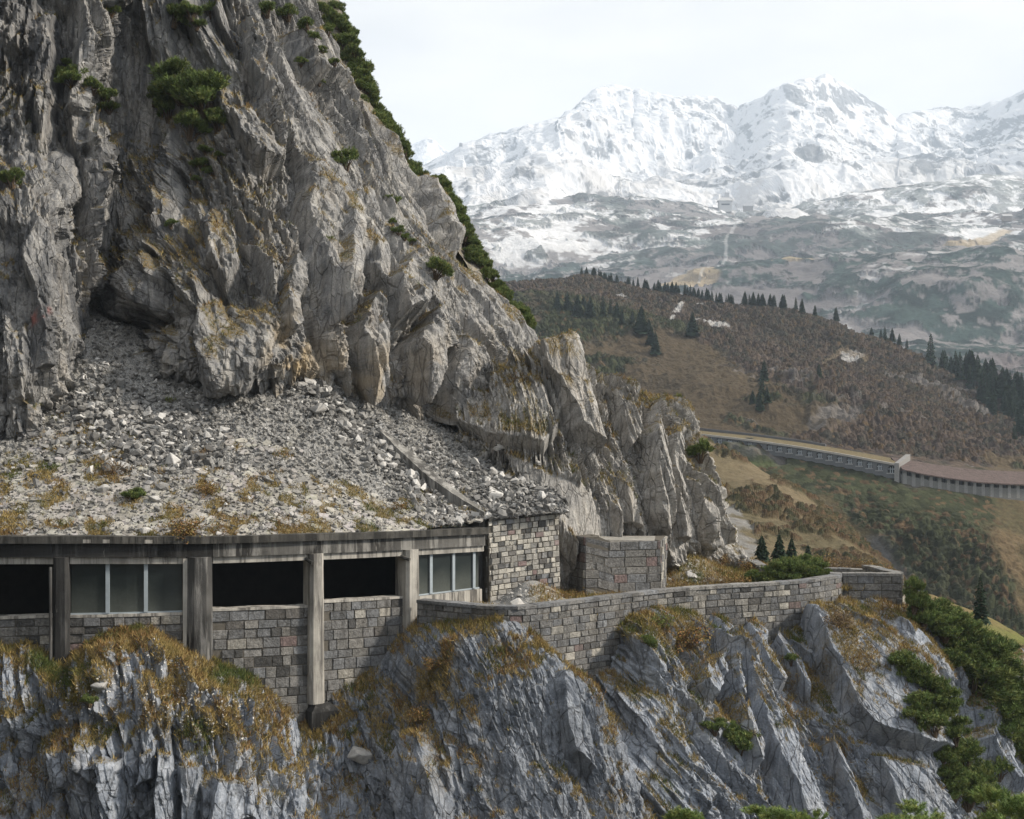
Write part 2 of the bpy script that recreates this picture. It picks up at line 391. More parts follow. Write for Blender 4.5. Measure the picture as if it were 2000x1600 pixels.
# ------------------------------------------------------------------ rock sheets
SURF = []                      # (P, PX, PY, D) of the near ground, for standing things on it
def register(P):
    PX, PY, D = proj(P); SURF.append((P.reshape(-1, 3), PX.ravel(), PY.ravel(), D.ravel()))
LOOK = {}
def build_lookup():
    cell = 4; w, h = 2000//cell+60, 1600//cell+90
    zb = np.full(w*h, 1e9); ref = np.zeros((w*h, 3))
    for P, PX, PY, D in SURF:
        i = np.floor(PX/cell).astype(int)+20; j = np.floor(PY/cell).astype(int)+20
        ok = (i >= 0) & (i < w) & (j >= 0) & (j < h)
        idx = (j*w+i)[ok]; d = D[ok]; p = P[ok]
        o = np.argsort(-d); idx = idx[o]; d = d[o]; p = p[o]
        tmp = np.full(w*h, 1e9); tmp[idx] = d
        rp = np.zeros((w*h, 3)); rp[idx] = p
        m = tmp < zb; zb[m] = tmp[m]; ref[m] = rp[m]
    LOOK['zb'] = zb.reshape(h, w); LOOK['ref'] = ref.reshape(h, w, 3); LOOK['cell'] = cell
def surf(px, py, dmax=130):
    zb = LOOK['zb']; i = int(px//LOOK['cell'])+20; j = int(py//LOOK['cell'])+20
    for r in range(0, 14):
        best = None
        for jj in range(max(j-r, 0), min(j+r+1, zb.shape[0])):
            for ii in range(max(i-r, 0), min(i+r+1, zb.shape[1])):
                if zb[jj, ii] < dmax and (best is None or zb[jj, ii] < best[0]): best = (zb[jj, ii], jj, ii)
        if best: return LOOK['ref'][best[1], best[2]].copy()
    return W(px, py, 70)

GRASSPTS = []                   # (points, normals, colour weight) where blades may grow
def rock_sheet(name, rows, nu, nv, mat, qr, levels, seed, feats=(), bias=0.4, edge=None, grass=(0.5, 0.72, 0.0, 0.2),
               ochre=None, paint=None, lump=(0.35, 0.5), gfac=None, ampf=None, second=None):
    B = net(rows, nu, nv); N = gnormal(B, 2)
    mid = N[N.shape[0]//2, N.shape[1]//3]; pm = B[N.shape[0]//2, N.shape[1]//3]
    if np.dot(mid, -pm) < 0: N = -N
    PX, PY, D = proj(B)
    q, r = qr(B)
    wq = fbm(B, 0.22, 2, seed)*1.6+fbm(B, 0.9, 2, seed+3)*0.06; wr = fbm(B, 0.2, 3, seed+5)*3.0
    d0 = fbm(B, lump[0]*0.5, 4, seed+9)*lump[1]*2
    def blocks(levels, bias, seed, sel):
      wq_, wr_, B_, N_ = [v[sel] for v in (wq, wr, B, N)]
      d = np.zeros(wq_.shape)
      for k, (sq, sr, amp, tilt) in enumerate(levels):
        q_, r_ = qr(B_+N_*d[..., None])
        d = d+one(k, sq, sr, amp, tilt, bias, seed, q_, r_, wq_, wr_, B_)
      return d
    def one(k, sq, sr, amp, tilt, bias, seed, q, r, wq, wr, B):
        dd = envelope((q+wq*min(1, sq))/sq+k*31.7, (r+wr*min(1, sr/3))/sr+k*17.3, seed+k*7, tilt, bias)
        a = amp*(0.35+1.1*sstep(fbm(B, 0.16+0.05*k, 2, seed+50+k), -0.28, 0.28))
        return a*dd
    if second is None:
        d = d0+blocks(levels, bias, seed, np.ones(q.shape, bool)).reshape(q.shape)
    else:
        m2 = second[0](PX, PY, B); d = d0.copy()
        s1 = m2 < 0.999; d[s1] += (1-m2[s1])*blocks(levels, bias, seed, s1)
        s2 = m2 > 0.001; d[s2] += m2[s2]*blocks(second[1], second[2], seed+400, s2)
    def blur(a):
        for ax in (0, 1):
            p = np.concatenate([np.take(a, [0], ax), a, np.take(a, [-1], ax)], ax)
            n = a.shape[ax]
            a = 0.25*np.take(p, range(0, n), ax)+0.5*np.take(p, range(1, n+1), ax)+0.25*np.take(p, range(2, n+2), ax)
        return a
    if ampf is not None: d = d*ampf(PX, PY)
    for poly, off, gx, gy, bev, flat in feats:
        m = feat(PX+fbm(B, 0.6, 3, seed+90)*14, PY+fbm(B, 0.6, 3, seed+91)*14, poly, bev)
        pc = np.mean(np.array(poly), 0)
        pl = off+gx*(PX-pc[0])/100+gy*(PY-pc[1])/100
        d = d*(1-m*flat)+m*pl
    Bd = B+N*d[..., None]
    d = d+fbm(Bd, 2.4, 3, seed+77, 0.6)*0.04+ridged(Bd*np.array([1, 1, 0.6]), 4.5, 2, seed+78)*0.03
    if edge is not None: d = d*edge(np.linspace(0, 1, B.shape[1])[None, :], np.linspace(0, 1, B.shape[0])[:, None])
    P = B+N*d[..., None]
    n3 = gnormal(P, 4)
    if np.sum(n3[N.shape[0]//2, N.shape[1]//3]*N[N.shape[0]//2, N.shape[1]//3]) < 0: n3 = -n3
    lo, hi, off, amt = grass
    gm = sstep(n3[..., 2]+fbm(P, 0.5, 4, seed+33)*0.55+off, lo, hi)
    if gfac is not None: gm = np.clip(gm*gfac(PX, PY)[0]+gfac(PX, PY)[1]*sstep(fbm(P, 0.6, 4, seed+35, 0.6), -0.12, 0.15), 0, 1)
    at = {'grass': gm.ravel(), 'ochre': np.zeros(gm.size) if ochre is None else ochre(PX, PY, P).ravel(),
          'paint': np.zeros(gm.size) if paint is None else paint(PX, PY, P).ravel()}
    flip = False
    f = grid_faces(P.shape[0], P.shape[1])
    a, b, c_ = P[P.shape[0]//2, P.shape[1]//3], P[P.shape[0]//2+1, P.shape[1]//3], P[P.shape[0]//2+1, P.shape[1]//3+1]
    if np.dot(np.cross(b-a, c_-a), -a) < 0: f = f[:, ::-1]
    o = link(name, mesh_np(name, P, f, at, False), None, mat); tag(o, kind='structure')
    register(P)
    sel = rng.random(gm.shape) < gm*amt
    sel &= gm > 0.5
    GRASSPTS.append((P[sel], n3[sel]))
    return P

def polar(ax, ay, Dr, ydep=0.45):
    A = W(ax, ay, Dr)
    def f(B):
        X = B[..., 0]-A[0]; Z = B[..., 2]-A[2]; R = np.hypot(X, Z); th = np.arctan2(X, -Z)
        return th*32.0+B[..., 1]*ydep, R+B[..., 1]*0.3
    return f
def slanted(deg, ydep=0.45):
    c, s = math.cos(math.radians(deg)), math.sin(math.radians(deg))     # strata run down to the right at deg from horizontal
    def f(B):
        X, Y, Z = B[..., 0], B[..., 1], B[..., 2]
        return X*s+Z*c+Y*ydep, X*c-Z*s+Y*0.3
    return f

# the big cliff above the road
rows = [
 [(-140,-200,74),(60,-200,76),(185,-200,78),(250,-200,84),(350,-200,84),(430,-200,85),(480,-200,88),(520,-200,93),(535,-200,100),(530,-195,115),(450,-200,150)],
 [(-140,0,71),(60,0,73),(185,0,75),(250,0,80),(370,0,80),(470,0,81),(540,0,85),(580,0,90),(608,0,97),(596,8,110),(560,10,150)],
 [(-140,200,69.5),(60,200,71.5),(180,200,73),(240,200,77.5),(370,200,77),(500,200,77),(600,200,81),(660,200,87),(694,200,94),(684,210,108),(650,215,150)],
 [(-140,400,67.5),(60,400,69),(180,400,71),(222,400,75),(370,400,73),(520,400,73.5),(650,400,77),(750,400,83),(834,400,91),(826,412,105),(790,425,150)],
 [(-140,520,66),(60,520,67.5),(178,520,70),(205,520,73.5),(340,510,69.3),(530,510,69.8),(680,520,74),(825,520,80),(920,520,89),(914,534,103),(890,565,150)],
 [(-140,640,65),(60,640,67),(178,640,70.5),(205,640,72.5),(340,625,67.3),(545,620,67.6),(700,640,72),(875,640,77.5),(1030,650,87),(1032,668,101),(990,705,150)],
 [(-140,740,65),(60,740,67),(175,740,71),(200,740,72),(350,715,67.0),(540,710,67.3),(690,730,71.2),(860,740,75.5),(1060,740,86),(1062,762,100),(1040,800,150)],
 [(-140,830,68),(60,830,70),(170,830,72),(195,820,73),(360,765,68.5),(535,765,68.8),(690,790,72),(860,810,75.5),(1062,830,85),(1070,850,100),(1050,880,150)],
 [(-140,930,69),(60,930,71),(170,930,73),(195,900,74),(360,860,71.5),(530,860,71.5),(690,890,73.5),(860,900,77),(1062,930,86),(1070,950,100),(1050,960,150)],
]
FE = [ # outline, offset (m), slope per 100 px in x and y, bevel px, how far it overrides the smaller blocks
 ([(590,300),(640,330),(690,420),(735,470),(690,560),(640,600),(600,540),(580,430)], 1.2, -0.9, 0.5, 14, 0.6),
 ([(645,385),(690,420),(700,470),(672,600),(640,650),(625,560),(660,480)], 1.6, -0.6, 0.4, 9, 0.7),
 ([(450,250),(520,195),(560,260),(555,330),(500,345),(462,300)], 1.5, -0.9, 0.9, 12, 0.5),
 ([(140,110),(172,40),(180,150),(178,300),(140,320),(128,230)], 1.3, 0.3, 0.1, 10, 0.5),
 ([(165,400),(215,330),(270,400),(260,470),(190,500)], 0.3, 0.3, 0.0, 14, 0.6),
 ([(200,560),(250,500),(300,490),(325,545),(290,600),(240,640),(205,630)], 1.0, 0.3, 0.1, 18, 0.6),
 ([(360,640),(430,560),(545,590),(540,700),(480,755),(400,740)], 1.0, -0.2, 0.7, 22, 0.35),
 ([(560,60),(600,80),(640,150),(660,190),(600,150),(570,110)], 1.8, -0.9, 0.6, 8, 0.6),
 ([(470,20),(500,60),(520,130),(560,210),(520,200),(480,110)], 1.0, -1.0, 0.3, 8, 0.5),
 ([(680,640),(730,570),(760,620),(740,760),(700,770)], 1.3, -0.6, 0.4, 8, 0.6),
 ([(735,560),(800,500),(850,560),(820,620),(770,640)], 1.5, -0.6, 0.9, 8, 0.55),
 ([(780,680),(845,600),(870,680),(830,760),(800,790)], 1.8, -0.8, 0.4, 8, 0.6),
 ([(850,740),(870,650),(930,700),(940,760),(880,830),(840,820)], 2.0, -0.7, 0.3, 8, 0.5),
 ([(790,330),(830,360),(890,470),(900,500),(850,450)], 1.5, -1.2, 0.5, 7, 0.6),
 ([(560,500),(600,520),(590,640),(560,660),(548,580)], 0.9, -0.8, 0.3, 8, 0.5),
 ([(320,200),(350,300),(345,450),(310,470),(295,330)], 0.8, -0.4, 0.2, 12, 0.3),
 ([(400,420),(450,400),(480,520),(440,560),(400,520)], 0.9, -0.5, 0.5, 12, 0.4),
 ([(60,40),(110,20),(120,220),(80,300),(50,200)], 1.0, 0.3, 0.2, 12, 0.4),
]
LV = [(3.2, 9.0, 1.4, 0.8), (1.25, 3.4, 1.0, 0.9), (0.52, 1.2, 0.52, 1.0), (0.21, 0.44, 0.19, 1.0)]
def och(PX, PY, P):
    m = np.exp(-((PX-570)/45)**2-((PY-690)/60)**2)+0.5*np.exp(-((PX-700)/130)**2-((PY-740)/60)**2)
    m = m*sstep(fbm(P, 0.7, 4, 61), -0.15, 0.2)
    return np.clip(m*0.9, 0, 0.85)
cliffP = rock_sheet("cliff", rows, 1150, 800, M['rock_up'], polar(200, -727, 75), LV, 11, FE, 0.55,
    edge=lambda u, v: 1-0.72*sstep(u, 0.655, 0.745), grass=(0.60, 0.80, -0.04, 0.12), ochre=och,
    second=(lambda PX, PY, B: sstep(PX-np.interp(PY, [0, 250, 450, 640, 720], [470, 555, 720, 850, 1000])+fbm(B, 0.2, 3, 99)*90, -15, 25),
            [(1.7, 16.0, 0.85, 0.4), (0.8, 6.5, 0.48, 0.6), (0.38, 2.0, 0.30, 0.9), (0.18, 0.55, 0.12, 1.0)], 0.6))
# the smooth buttress at the left edge
rows = [
 [(-160,250,72),(0,250,73),(60,250,74),(100,260,76),(130,280,80),(160,300,86)],
 [(-160,350,66),(0,350,66),(70,365,66.5),(108,380,68),(128,390,74),(150,400,80)],
 [(-160,450,64),(10,450,63.5),(75,450,63.8),(112,450,65),(135,455,72),(150,460,80)],
 [(-160,600,62.5),(10,600,62),(80,600,62.3),(122,600,64),(165,610,71),(175,615,80)],
 [(-160,690,61.6),(10,690,61.2),(75,690,61.6),(112,695,63.4),(160,690,69),(180,690,80)],
 [(-160,780,61),(0,780,60.6),(60,785,60.9),(96,785,62),(120,790,67),(140,795,78)],
 [(-160,840,61.4),(0,840,61),(45,842,61.2),(75,842,62.2),(95,845,67),(120,850,78)],
 [(-160,960,63),(0,960,63),(45,960,63),(75,960,64),(95,960,68),(120,960,78)],
]
red = lambda PX, PY, P: np.clip(np.exp(-((PX-78)/26)**4-((PY-612)/13)**4)*sstep(fbm(P, 1.4, 4, 8), -0.2, 0.15)*0.6, 0, 1)
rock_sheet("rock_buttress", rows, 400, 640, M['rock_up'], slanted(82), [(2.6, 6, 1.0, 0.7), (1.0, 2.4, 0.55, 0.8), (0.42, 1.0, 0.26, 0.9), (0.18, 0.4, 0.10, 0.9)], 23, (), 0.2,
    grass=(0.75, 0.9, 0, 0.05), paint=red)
# the spur right of the gallery
rows = [
 [(820,790,97),(900,780,97),(990,770,95),(1090,750,92),(1150,790,92),(1220,810,92),(1270,840,92),(1290,850,95),(1200,850,102)],
 [(800,750,82),(900,728,79.5),(985,708,78),(1092,678,76.5),(1160,735,77.5),(1235,755,78),(1298,790,79.5),(1318,812,84),(1220,830,97)],
 [(825,800,77),(915,780,74.8),(1000,770,73.5),(1098,765,73.2),(1180,795,74.5),(1255,812,75.8),(1318,850,77.6),(1345,862,83),(1250,880,96)],
 [(860,860,74),(930,865,71.5),(1005,868,70.8),(1090,868,71),(1185,880,72.8),(1270,890,74.4),(1350,900,76.8),(1378,912,83),(1280,930,96)],
 [(900,920,73.5),(960,930,71.2),(1020,940,70.2),(1095,950,70),(1180,960,71.3),(1280,970,73.8),(1368,980,76.8),(1405,990,83),(1300,1000,96)],
 [(930,1000,72.5),(1000,1010,70),(1060,1020,69.2),(1105,1030,69.2),(1180,1040,71),(1280,1050,73.5),(1380,1060,77),(1418,1064,83),(1310,1070,96)],
 [(950,1100,72),(1010,1110,69.8),(1060,1120,69),(1110,1120,69.2),(1190,1120,71.5),(1300,1125,74.5),(1400,1118,78.5),(1438,1112,84),(1320,1120,96)],
 [(950,1220,72),(1010,1230,70),(1060,1230,69.5),(1110,1230,69.8),(1190,1230,72),(1300,1235,75),(1410,1210,79),(1450,1200,85),(1330,1200,96)],
]
FE2 = [
 ([(985,880),(1060,905),(1120,940),(1160,960),(1180,1010),(1180,1060),(1110,1060),(1060,1000),(1000,920)], 0.35, -0.35, 0.1, 12, 0.93),
 ([(1060,690),(1105,675),(1130,740),(1175,900),(1140,870),(1085,780)], 1.3, -0.3, 0.2, 7, 0.75),
 ([(905,770),(985,725),(1060,740),(1085,850),(1060,890),(960,870),(890,830)], 0.9, 0.3, 0.25, 9, 0.45),
 ([(1262,800),(1290,860),(1292,1010),(1275,1060),(1258,960),(1250,860)], 1.4, -1.0, 0.0, 6, 0.6),
 ([(1300,800),(1320,850),(1335,950),(1340,1060),(1310,1050),(1298,930)], 1.0, -0.9, 0.0, 6, 0.6),
 ([(1350,920),(1395,960),(1410,1060),(1380,1080),(1360,1000)], 1.0, -0.6, 0.2, 7, 0.5),
 ([(1190,760),(1240,760),(1245,850),(1225,900),(1205,840)], 0.8, -0.6, 0.1, 6, 0.5),
 ([(1195,930),(1225,960),(1250,1040),(1215,1020)], 0.8, -0.8, 0.1, 6, 0.6),
]
rock_sheet("rock_spur", rows, 820, 620, M['rock_spur'], polar(1040, 200, 72, 0.3), [(1.6, 9.0, 1.1, 0.6), (0.75, 3.2, 0.55, 0.8), (0.34, 1.0, 0.32, 1.0), (0.16, 0.36, 0.12, 1.0)], 37, FE2, 0.5,
    grass=(0.6, 0.8, 0.0, 0.12), edge=lambda u, v: 1-0.5*sstep(u, 0.75, 0.85))

# lower cliffs under the road
rows = [
 [(-160,1215,55),(30,1235,55),(130,1265,55),(250,1215,55.2),(380,1270,56),(480,1310,57.2),(560,1370,58.3),(620,1400,58.8),(700,1310,60),(790,1240,62)],
 [(-160,1290,53.6),(30,1300,53.2),(130,1315,53),(250,1260,53.0),(380,1310,53.6),(480,1350,55),(560,1420,56.4),(620,1440,57.0),(700,1400,58),(790,1330,60)],
 [(-160,1400,52.2),(30,1400,51.8),(130,1385,51.3),(250,1370,51.0),(380,1400,51.6),(480,1450,52.7),(560,1490,54.4),(630,1520,55.8),(720,1500,57),(800,1430,59)],
 [(-160,1500,51.6),(30,1490,51.1),(130,1480,50.6),(250,1480,50.2),(380,1500,50.5),(490,1545,51.2),(580,1570,53),(660,1590,55),(740,1590,56),(820,1550,58)],
 [(-160,1620,51),(30,1610,50.5),(130,1600,50.1),(250,1600,49.8),(380,1620,50),(500,1650,50.4),(600,1670,52),(680,1680,54),(760,1690,55.4),(830,1680,57.4)],
 [(-160,1800,50),(30,1800,49.6),(130,1800,49.2),(250,1800,49),(380,1800,49),(500,1800,49.4),(600,1800,51),(680,1800,53),(760,1800,54.8),(830,1800,57)],
]
FL1 = [
 ([(215,1340),(215,1300),(185,1300),(175,1330),(195,1350)], 0.5, 0, 0, 10, 0.6),
 ([(100,1470),(135,1465),(140,1540),(110,1560)], 0.7, -0.8, 0, 7, 0.6),
 ([(205,1480),(245,1475),(250,1560),(240,1620),(205,1600)], 0.8, -1.0, 0, 7, 0.6),
 ([(268,1470),(300,1465),(302,1520),(270,1530)], 0.8, -1.0, 0, 6, 0.6),
 ([(305,1470),(340,1480),(345,1600),(300,1610)], 0.9, -1.0, 0, 7, 0.6),
 ([(345,1500),(390,1500),(385,1610),(348,1610)], 0.9, -0.8, 0, 7, 0.6),
 ([(410,1520),(480,1540),(490,1610),(405,1610)], 1.0, -0.6, 0.3, 9, 0.6),
 ([(160,1440),(200,1450),(195,1530),(165,1500)], 0.7, -0.9, 0, 7, 0.6),
]
def g_l1(PX, PY):
    a = np.exp(-((PX-260)/150)**4-((PY-1330)/95)**4)+np.exp(-((PX-420)/90)**4-((PY-1400)/60)**4)
    return np.where(PY < 1470, 1.0, 0.55), np.clip(a, 0, 1)*1.1
LVL = [(2.2, 6.0, 0.9, 0.7), (0.9, 2.6, 0.5, 0.8), (0.38, 0.9, 0.30, 1.0), (0.17, 0.36, 0.11, 1.0)]
def e_l1(u, v): return 0.25+0.75*sstep(v, 0.02, 0.25)
rock_sheet("lower_cliff", rows, 760, 520, M['rock_low'], slanted(78, 0.3), LVL, 51, FL1, 0.45, edge=e_l1,
    grass=(0.55, 0.75, 0.0, 0.16), gfac=g_l1)
rows = [
 [(640,1290,60),(740,1250,61.4),(820,1208,61),(900,1198,60),(970,1186,59),(1010,1196,59),(1038,1232,59.6),(1010,1300,63)],
 [(650,1380,58),(740,1325,58.6),(830,1262,57.9),(905,1248,57.1),(990,1240,57),(1048,1255,57.5),(1078,1278,58.4),(1050,1340,62)],
 [(660,1450,57),(740,1415,57),(830,1365,56.3),(920,1350,55.5),(1020,1340,55.2),(1100,1340,55.9),(1150,1355,57.3),(1120,1420,61.5)],
 [(690,1530,56.2),(760,1500,55.5),(840,1480,54.8),(940,1460,54.2),(1050,1450,54),(1140,1445,54.8),(1203,1450,56.4),(1170,1500,61)],
 [(730,1610,55.5),(790,1600,54.5),(870,1600,53.6),(970,1600,53),(1090,1600,52.8),(1200,1600,53.6),(1280,1600,55.5),(1240,1640,60.5)],
 [(760,1780,54.5),(820,1780,53.5),(900,1780,52.6),(1000,1780,52),(1130,1780,51.8),(1260,1780,52.6),(1340,1780,54.5),(1300,1800,60)],
]
FL2 = [
 ([(760,1480),(800,1420),(830,1430),(880,1540),(900,1640),(800,1640),(765,1560)], 0.8, 0.3, 0.2, 12, 0.5),
 ([(1085,1310),(1110,1320),(1150,1430),(1160,1520),(1120,1470),(1095,1380)], 0.6, 0.2, 0, 6, 0.6),
]
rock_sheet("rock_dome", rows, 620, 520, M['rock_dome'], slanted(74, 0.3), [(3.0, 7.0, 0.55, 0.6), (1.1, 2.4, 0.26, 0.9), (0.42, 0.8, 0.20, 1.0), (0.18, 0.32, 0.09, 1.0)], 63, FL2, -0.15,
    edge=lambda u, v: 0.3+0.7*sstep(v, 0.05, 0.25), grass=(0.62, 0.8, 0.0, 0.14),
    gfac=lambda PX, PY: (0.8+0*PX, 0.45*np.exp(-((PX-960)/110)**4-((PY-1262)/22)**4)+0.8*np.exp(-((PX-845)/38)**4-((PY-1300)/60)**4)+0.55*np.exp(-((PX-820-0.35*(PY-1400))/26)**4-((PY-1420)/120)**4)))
rows = [
 [(1060,1270,61.5),(1160,1300,62),(1230,1195,63.4),(1300,1180,65.2),(1400,1196,66.8),(1500,1208,68.2),(1580,1190,69.6),(1660,1165,72),(1770,1180,72.6),(1850,1180,80),(1950,1250,90),(2200,1300,95)],
 [(1090,1370,60.2),(1170,1360,60.8),(1250,1235,61.6),(1320,1235,62.4),(1420,1255,64.6),(1510,1265,66),(1590,1235,67.0),(1690,1245,67.6),(1780,1255,68.4),(1850,1270,74),(1950,1340,82),(2200,1400,90)],
 [(1110,1450,59),(1190,1440,59.3),(1280,1360,59.4),(1360,1350,60.6),(1450,1360,62.1),(1540,1365,63.4),(1640,1360,64.2),(1740,1350,64.9),(1820,1370,66.0),(1880,1390,71),(1970,1430,77),(2200,1500,85)],
 [(1150,1540,58),(1230,1520,57.7),(1320,1490,57.8),(1410,1480,58.8),(1500,1480,60.2),(1600,1490,61.4),(1700,1490,61.9),(1800,1480,62.6),(1850,1490,65.4),(1910,1500,69),(2000,1520,73),(2200,1580,80)],
 [(1180,1640,57),(1260,1620,56.5),(1350,1610,56.5),(1440,1610,57.5),(1540,1610,59),(1640,1610,60.4),(1740,1610,61.4),(1840,1610,62.5),(1890,1620,64.5),(1950,1620,67.5),(2030,1620,70),(2200,1650,75)],
 [(1200,1800,56),(1280,1800,55.5),(1370,1800,55.5),(1460,1800,56.4),(1560,1800,57.8),(1660,1800,59.2),(1760,1800,60.2),(1860,1800,61.2),(1910,1800,63),(1970,1800,66),(2050,1800,68),(2220,1800,72)],
]
FL3 = [
 ([(1562,1200),(1600,1190),(1640,1230),(1720,1260),(1785,1300),(1790,1340),(1845,1470),(1820,1480),(1700,1440),(1650,1400),(1600,1300)], 1.3, -0.35, 0.15, 8, 0.72),
 ([(1450,1225),(1480,1210),(1500,1260),(1530,1340),(1510,1350),(1470,1300)], 1.0, -0.5, 0.2, 7, 0.75),
 ([(1395,1240),(1420,1250),(1470,1330),(1530,1420),(1600,1560),(1640,1640),(1570,1640),(1500,1480),(1440,1360)], 1.1, -0.7, 0.1, 7, 0.6),
 ([(1350,1300),(1395,1280),(1400,1340),(1380,1390),(1340,1350)], 1.2, -0.4, 0.1, 7, 0.7),
 ([(1400,1260),(1425,1290),(1440,1370),(1460,1450),(1480,1470),(1465,1520),(1440,1470),(1420,1390)], 1.2, -0.9, 0.1, 7, 0.55),
 ([(1560,1290),(1590,1370),(1560,1340),(1510,1250),(1520,1230)], 0.7, -0.5, 0, 5, 0.6),
 ([(1600,1440),(1630,1470),(1690,1580),(1700,1640),(1660,1600)], 0.9, -0.7, 0, 6, 0.6),
 ([(1700,1470),(1800,1490),(1850,1590),(1870,1640),(1750,1640)], 1.0, 0.1, 0.2, 8, 0.6),
 ([(1180,1250),(1280,1230),(1300,1330),(1340,1470),(1400,1560),(1330,1640),(1240,1560),(1180,1400)], 0.5, 0.0, 0.1, 14, 0.3),
 ([(1880,1360),(1920,1380),(1960,1500),(1990,1560),(1950,1540),(1900,1450)], 1.4, -0.6, 0, 6, 0.6),
]
def g_l3(PX, PY):
    s = PX-1560-0.42*(PY-1300)
    a = np.exp(-(s/55)**4)*sstep(PY, 1230, 1290)*(1-sstep(PY, 1540, 1600))+0.9*np.exp(-((PX-1290)/85)**4-((PY-1225)/38)**4)
    a = a+0.9*np.exp(-((PX-1690)/75)**4-((PY-1215)/45)**4)+0.7*np.exp(-((PX-1800)/60)**4-((PY-1250)/60)**4)+0.5*np.exp(-((PX-1345-0.3*(PY-1350))/28)**4-((PY-1340)/90)**4)
    a = a+0.5*np.exp(-((PX-1420-0.5*(PY-1280))/20)**4-((PY-1300)/90)**4)
    a = a+sstep(PX, 1775, 1810)*(1-sstep(PY, 1290, 1340))
    return 0.9+0*PX, np.clip(a, 0, 1)
rock_sheet("slab_cliff", rows, 980, 560, M['rock_low'], slanted(60, 0.3), [(1.7, 9.0, 0.95, 0.5), (0.7, 3.0, 0.42, 0.7), (0.34, 1.0, 0.26, 1.0), (0.16, 0.34, 0.10, 1.0)], 77, FL3, 0.35,
    edge=lambda u, v: 0.25+0.75*sstep(v, 0.03, 0.22), grass=(0.60, 0.78, 0.0, 0.16), gfac=g_l3)

# ------------------------------------------------------------------ roof slope and scree
SR = [
 [(-160,1049,53.8),(0,1046,54.1),(200,1046,54.9),(400,1046,56),(600,1041,58.1),(800,1034,61.5),(940,1014,64.7),(1020,1006,65.4),(1110,1000,66)],
 [(-160,955,57.5),(0,952,57.8),(200,950,58.4),(400,950,59.6),(600,950,61.6),(775,958,65),(890,955,67.3),(980,955,68),(1090,960,69)],
 [(-160,868,61.3),(0,865,61.6),(200,868,62),(400,865,63.2),(600,865,65),(740,870,68.3),(850,885,70.3),(940,900,71),(1060,920,72.5)],
 [(-160,790,65),(0,790,65.3),(200,775,65.6),(400,790,66.5),(600,785,68.3),(700,795,71),(820,825,74),(920,850,75.5),(1040,880,77)],
 [(-160,700,70),(0,690,70),(190,648,70.5),(400,720,70),(590,715,71.5),(680,735,74),(780,775,77.5),(900,800,80),(1020,840,81)],
 [(-160,640,76),(0,620,76),(190,590,76),(400,650,76),(590,650,77),(680,680,79),(780,720,83),(900,760,86),(1020,800,88)],
]
B = net(SR, 700, 480); N = gnormal(B, 2)
if N[10, 10, 2] < 0: N = -N
PX, PY, D = proj(B)
grav = sstep(910-PY+fbm(B, 0.3, 4, 3)*150+np.clip(PX-560, 0, 1000)*0.42, -40, 60)
d = fbm(B, 0.35, 4, 5)*0.35*grav+fbm(B, 1.6, 4, 9, 0.6)*(0.05+0.16*grav)
f1, f2, ID, lx, ly = voro(B[..., 0]*1.5, B[..., 1]*1.5, 5)
d = d+(1-grav)*(h01(ID, 3)-0.5)*0.06
f1, f2, ID, lx, ly = voro(B[..., 0]*4.5, B[..., 1]*4.5, 6)
d = d+grav*((h01(ID, 3)-0.5)*0.16+(h01(ID, 4)-0.5)*0.4*lx*0.5)
v01 = np.linspace(0, 1, B.shape[0])[:, None]
d = d*sstep(v01, 0.0, 0.03)
P = B+N*d[..., None]
Wp = P+np.stack([fbm(P, 1.2, 3, 74)*0.9, fbm(P, 1.2, 3, 75)*0.9, 0*d], -1)
def spots(size, keep, seed):
    f1, f2, ID, lx, ly = voro(Wp[..., 0]/size, Wp[..., 1]/size, seed, 0.9, 0.0)
    return sstep(0.16+0.42*h01(ID, 5)-f1, 0.0, 0.14)*(h01(ID, 6) < keep)
edge_ = sstep(PY, 1000, 1045)*(PX < 720)
moss = np.maximum(spots(1.7, 0.72, 70), np.maximum(spots(0.8, 0.55, 71), spots(1.9, 0.75, 72)*edge_))*(1-0.85*sstep(grav, 0.3, 0.9))
so = link("scree_slope", mesh_np("scree_slope", P, grid_faces(*P.shape[:2], flip=True), {'gravel': grav.ravel(), 'grass': moss.ravel()}), None, M['scree'])
tag(so, kind='structure'); register(P)
screeP, screeN, screeG, screePX, screePY = P, N, grav, PX, PY; roofmoss = moss
sel = (rng.random(moss.shape) < 0.45) & (moss > 0.35)
GRASSPTS.append((P[sel], N[sel]))

# ------------------------------------------------------------------ road ledge
RZ = -9.3
par = [(815,60.4),(880,59.4),(960,58.4),(1010,58.3),(1060,59),(1130,60.5),(1200,62.1),(1300,64.5),(1400,66.2),(1500,67.5),(1560,68.5),(1600,69.6),(1640,71.3)]
def RW(px, D, z=RZ): return np.array([(px-1000)/F*D, D, z])
front = [RW(p, D+0.1) for p, D in par]+[RW(1690, 71.9), RW(1755, 71.9)]
back = [RW(x, D) for x, D in ((800,74),(860,74),(940,74),(1000,74),(1050,74),(1110,75),(1170,76),(1250,78),(1330,81),(1400,84),(1440,86),(1465,86),(1500,84),(1640,79),(1735,77))]
A = np.array([[f*(1-t)+b*t for f, b in zip(front, back)] for t in np.linspace(0, 1, 6)])
B = cat(cat(A, int(200*Q), 0), int(560*Q), 1)
PX, PY, D = proj(B)
d = fbm(B, 0.4, 4, 12)*0.35+fbm(B, 2.0, 4, 13)*0.12
d = d+1.3*np.exp(-((PX-1040)/60)**2-((D-64.5)/2.5)**2)*1.0+1.5*np.exp(-((PX-1345)/60)**2-((D-77)/4)**2)
B[..., 2] += d
gr = sstep(fbm(B, 0.6, 5, 15)+0.1+0.3*sstep(PX, 1080, 1200), 0.0, 0.2)
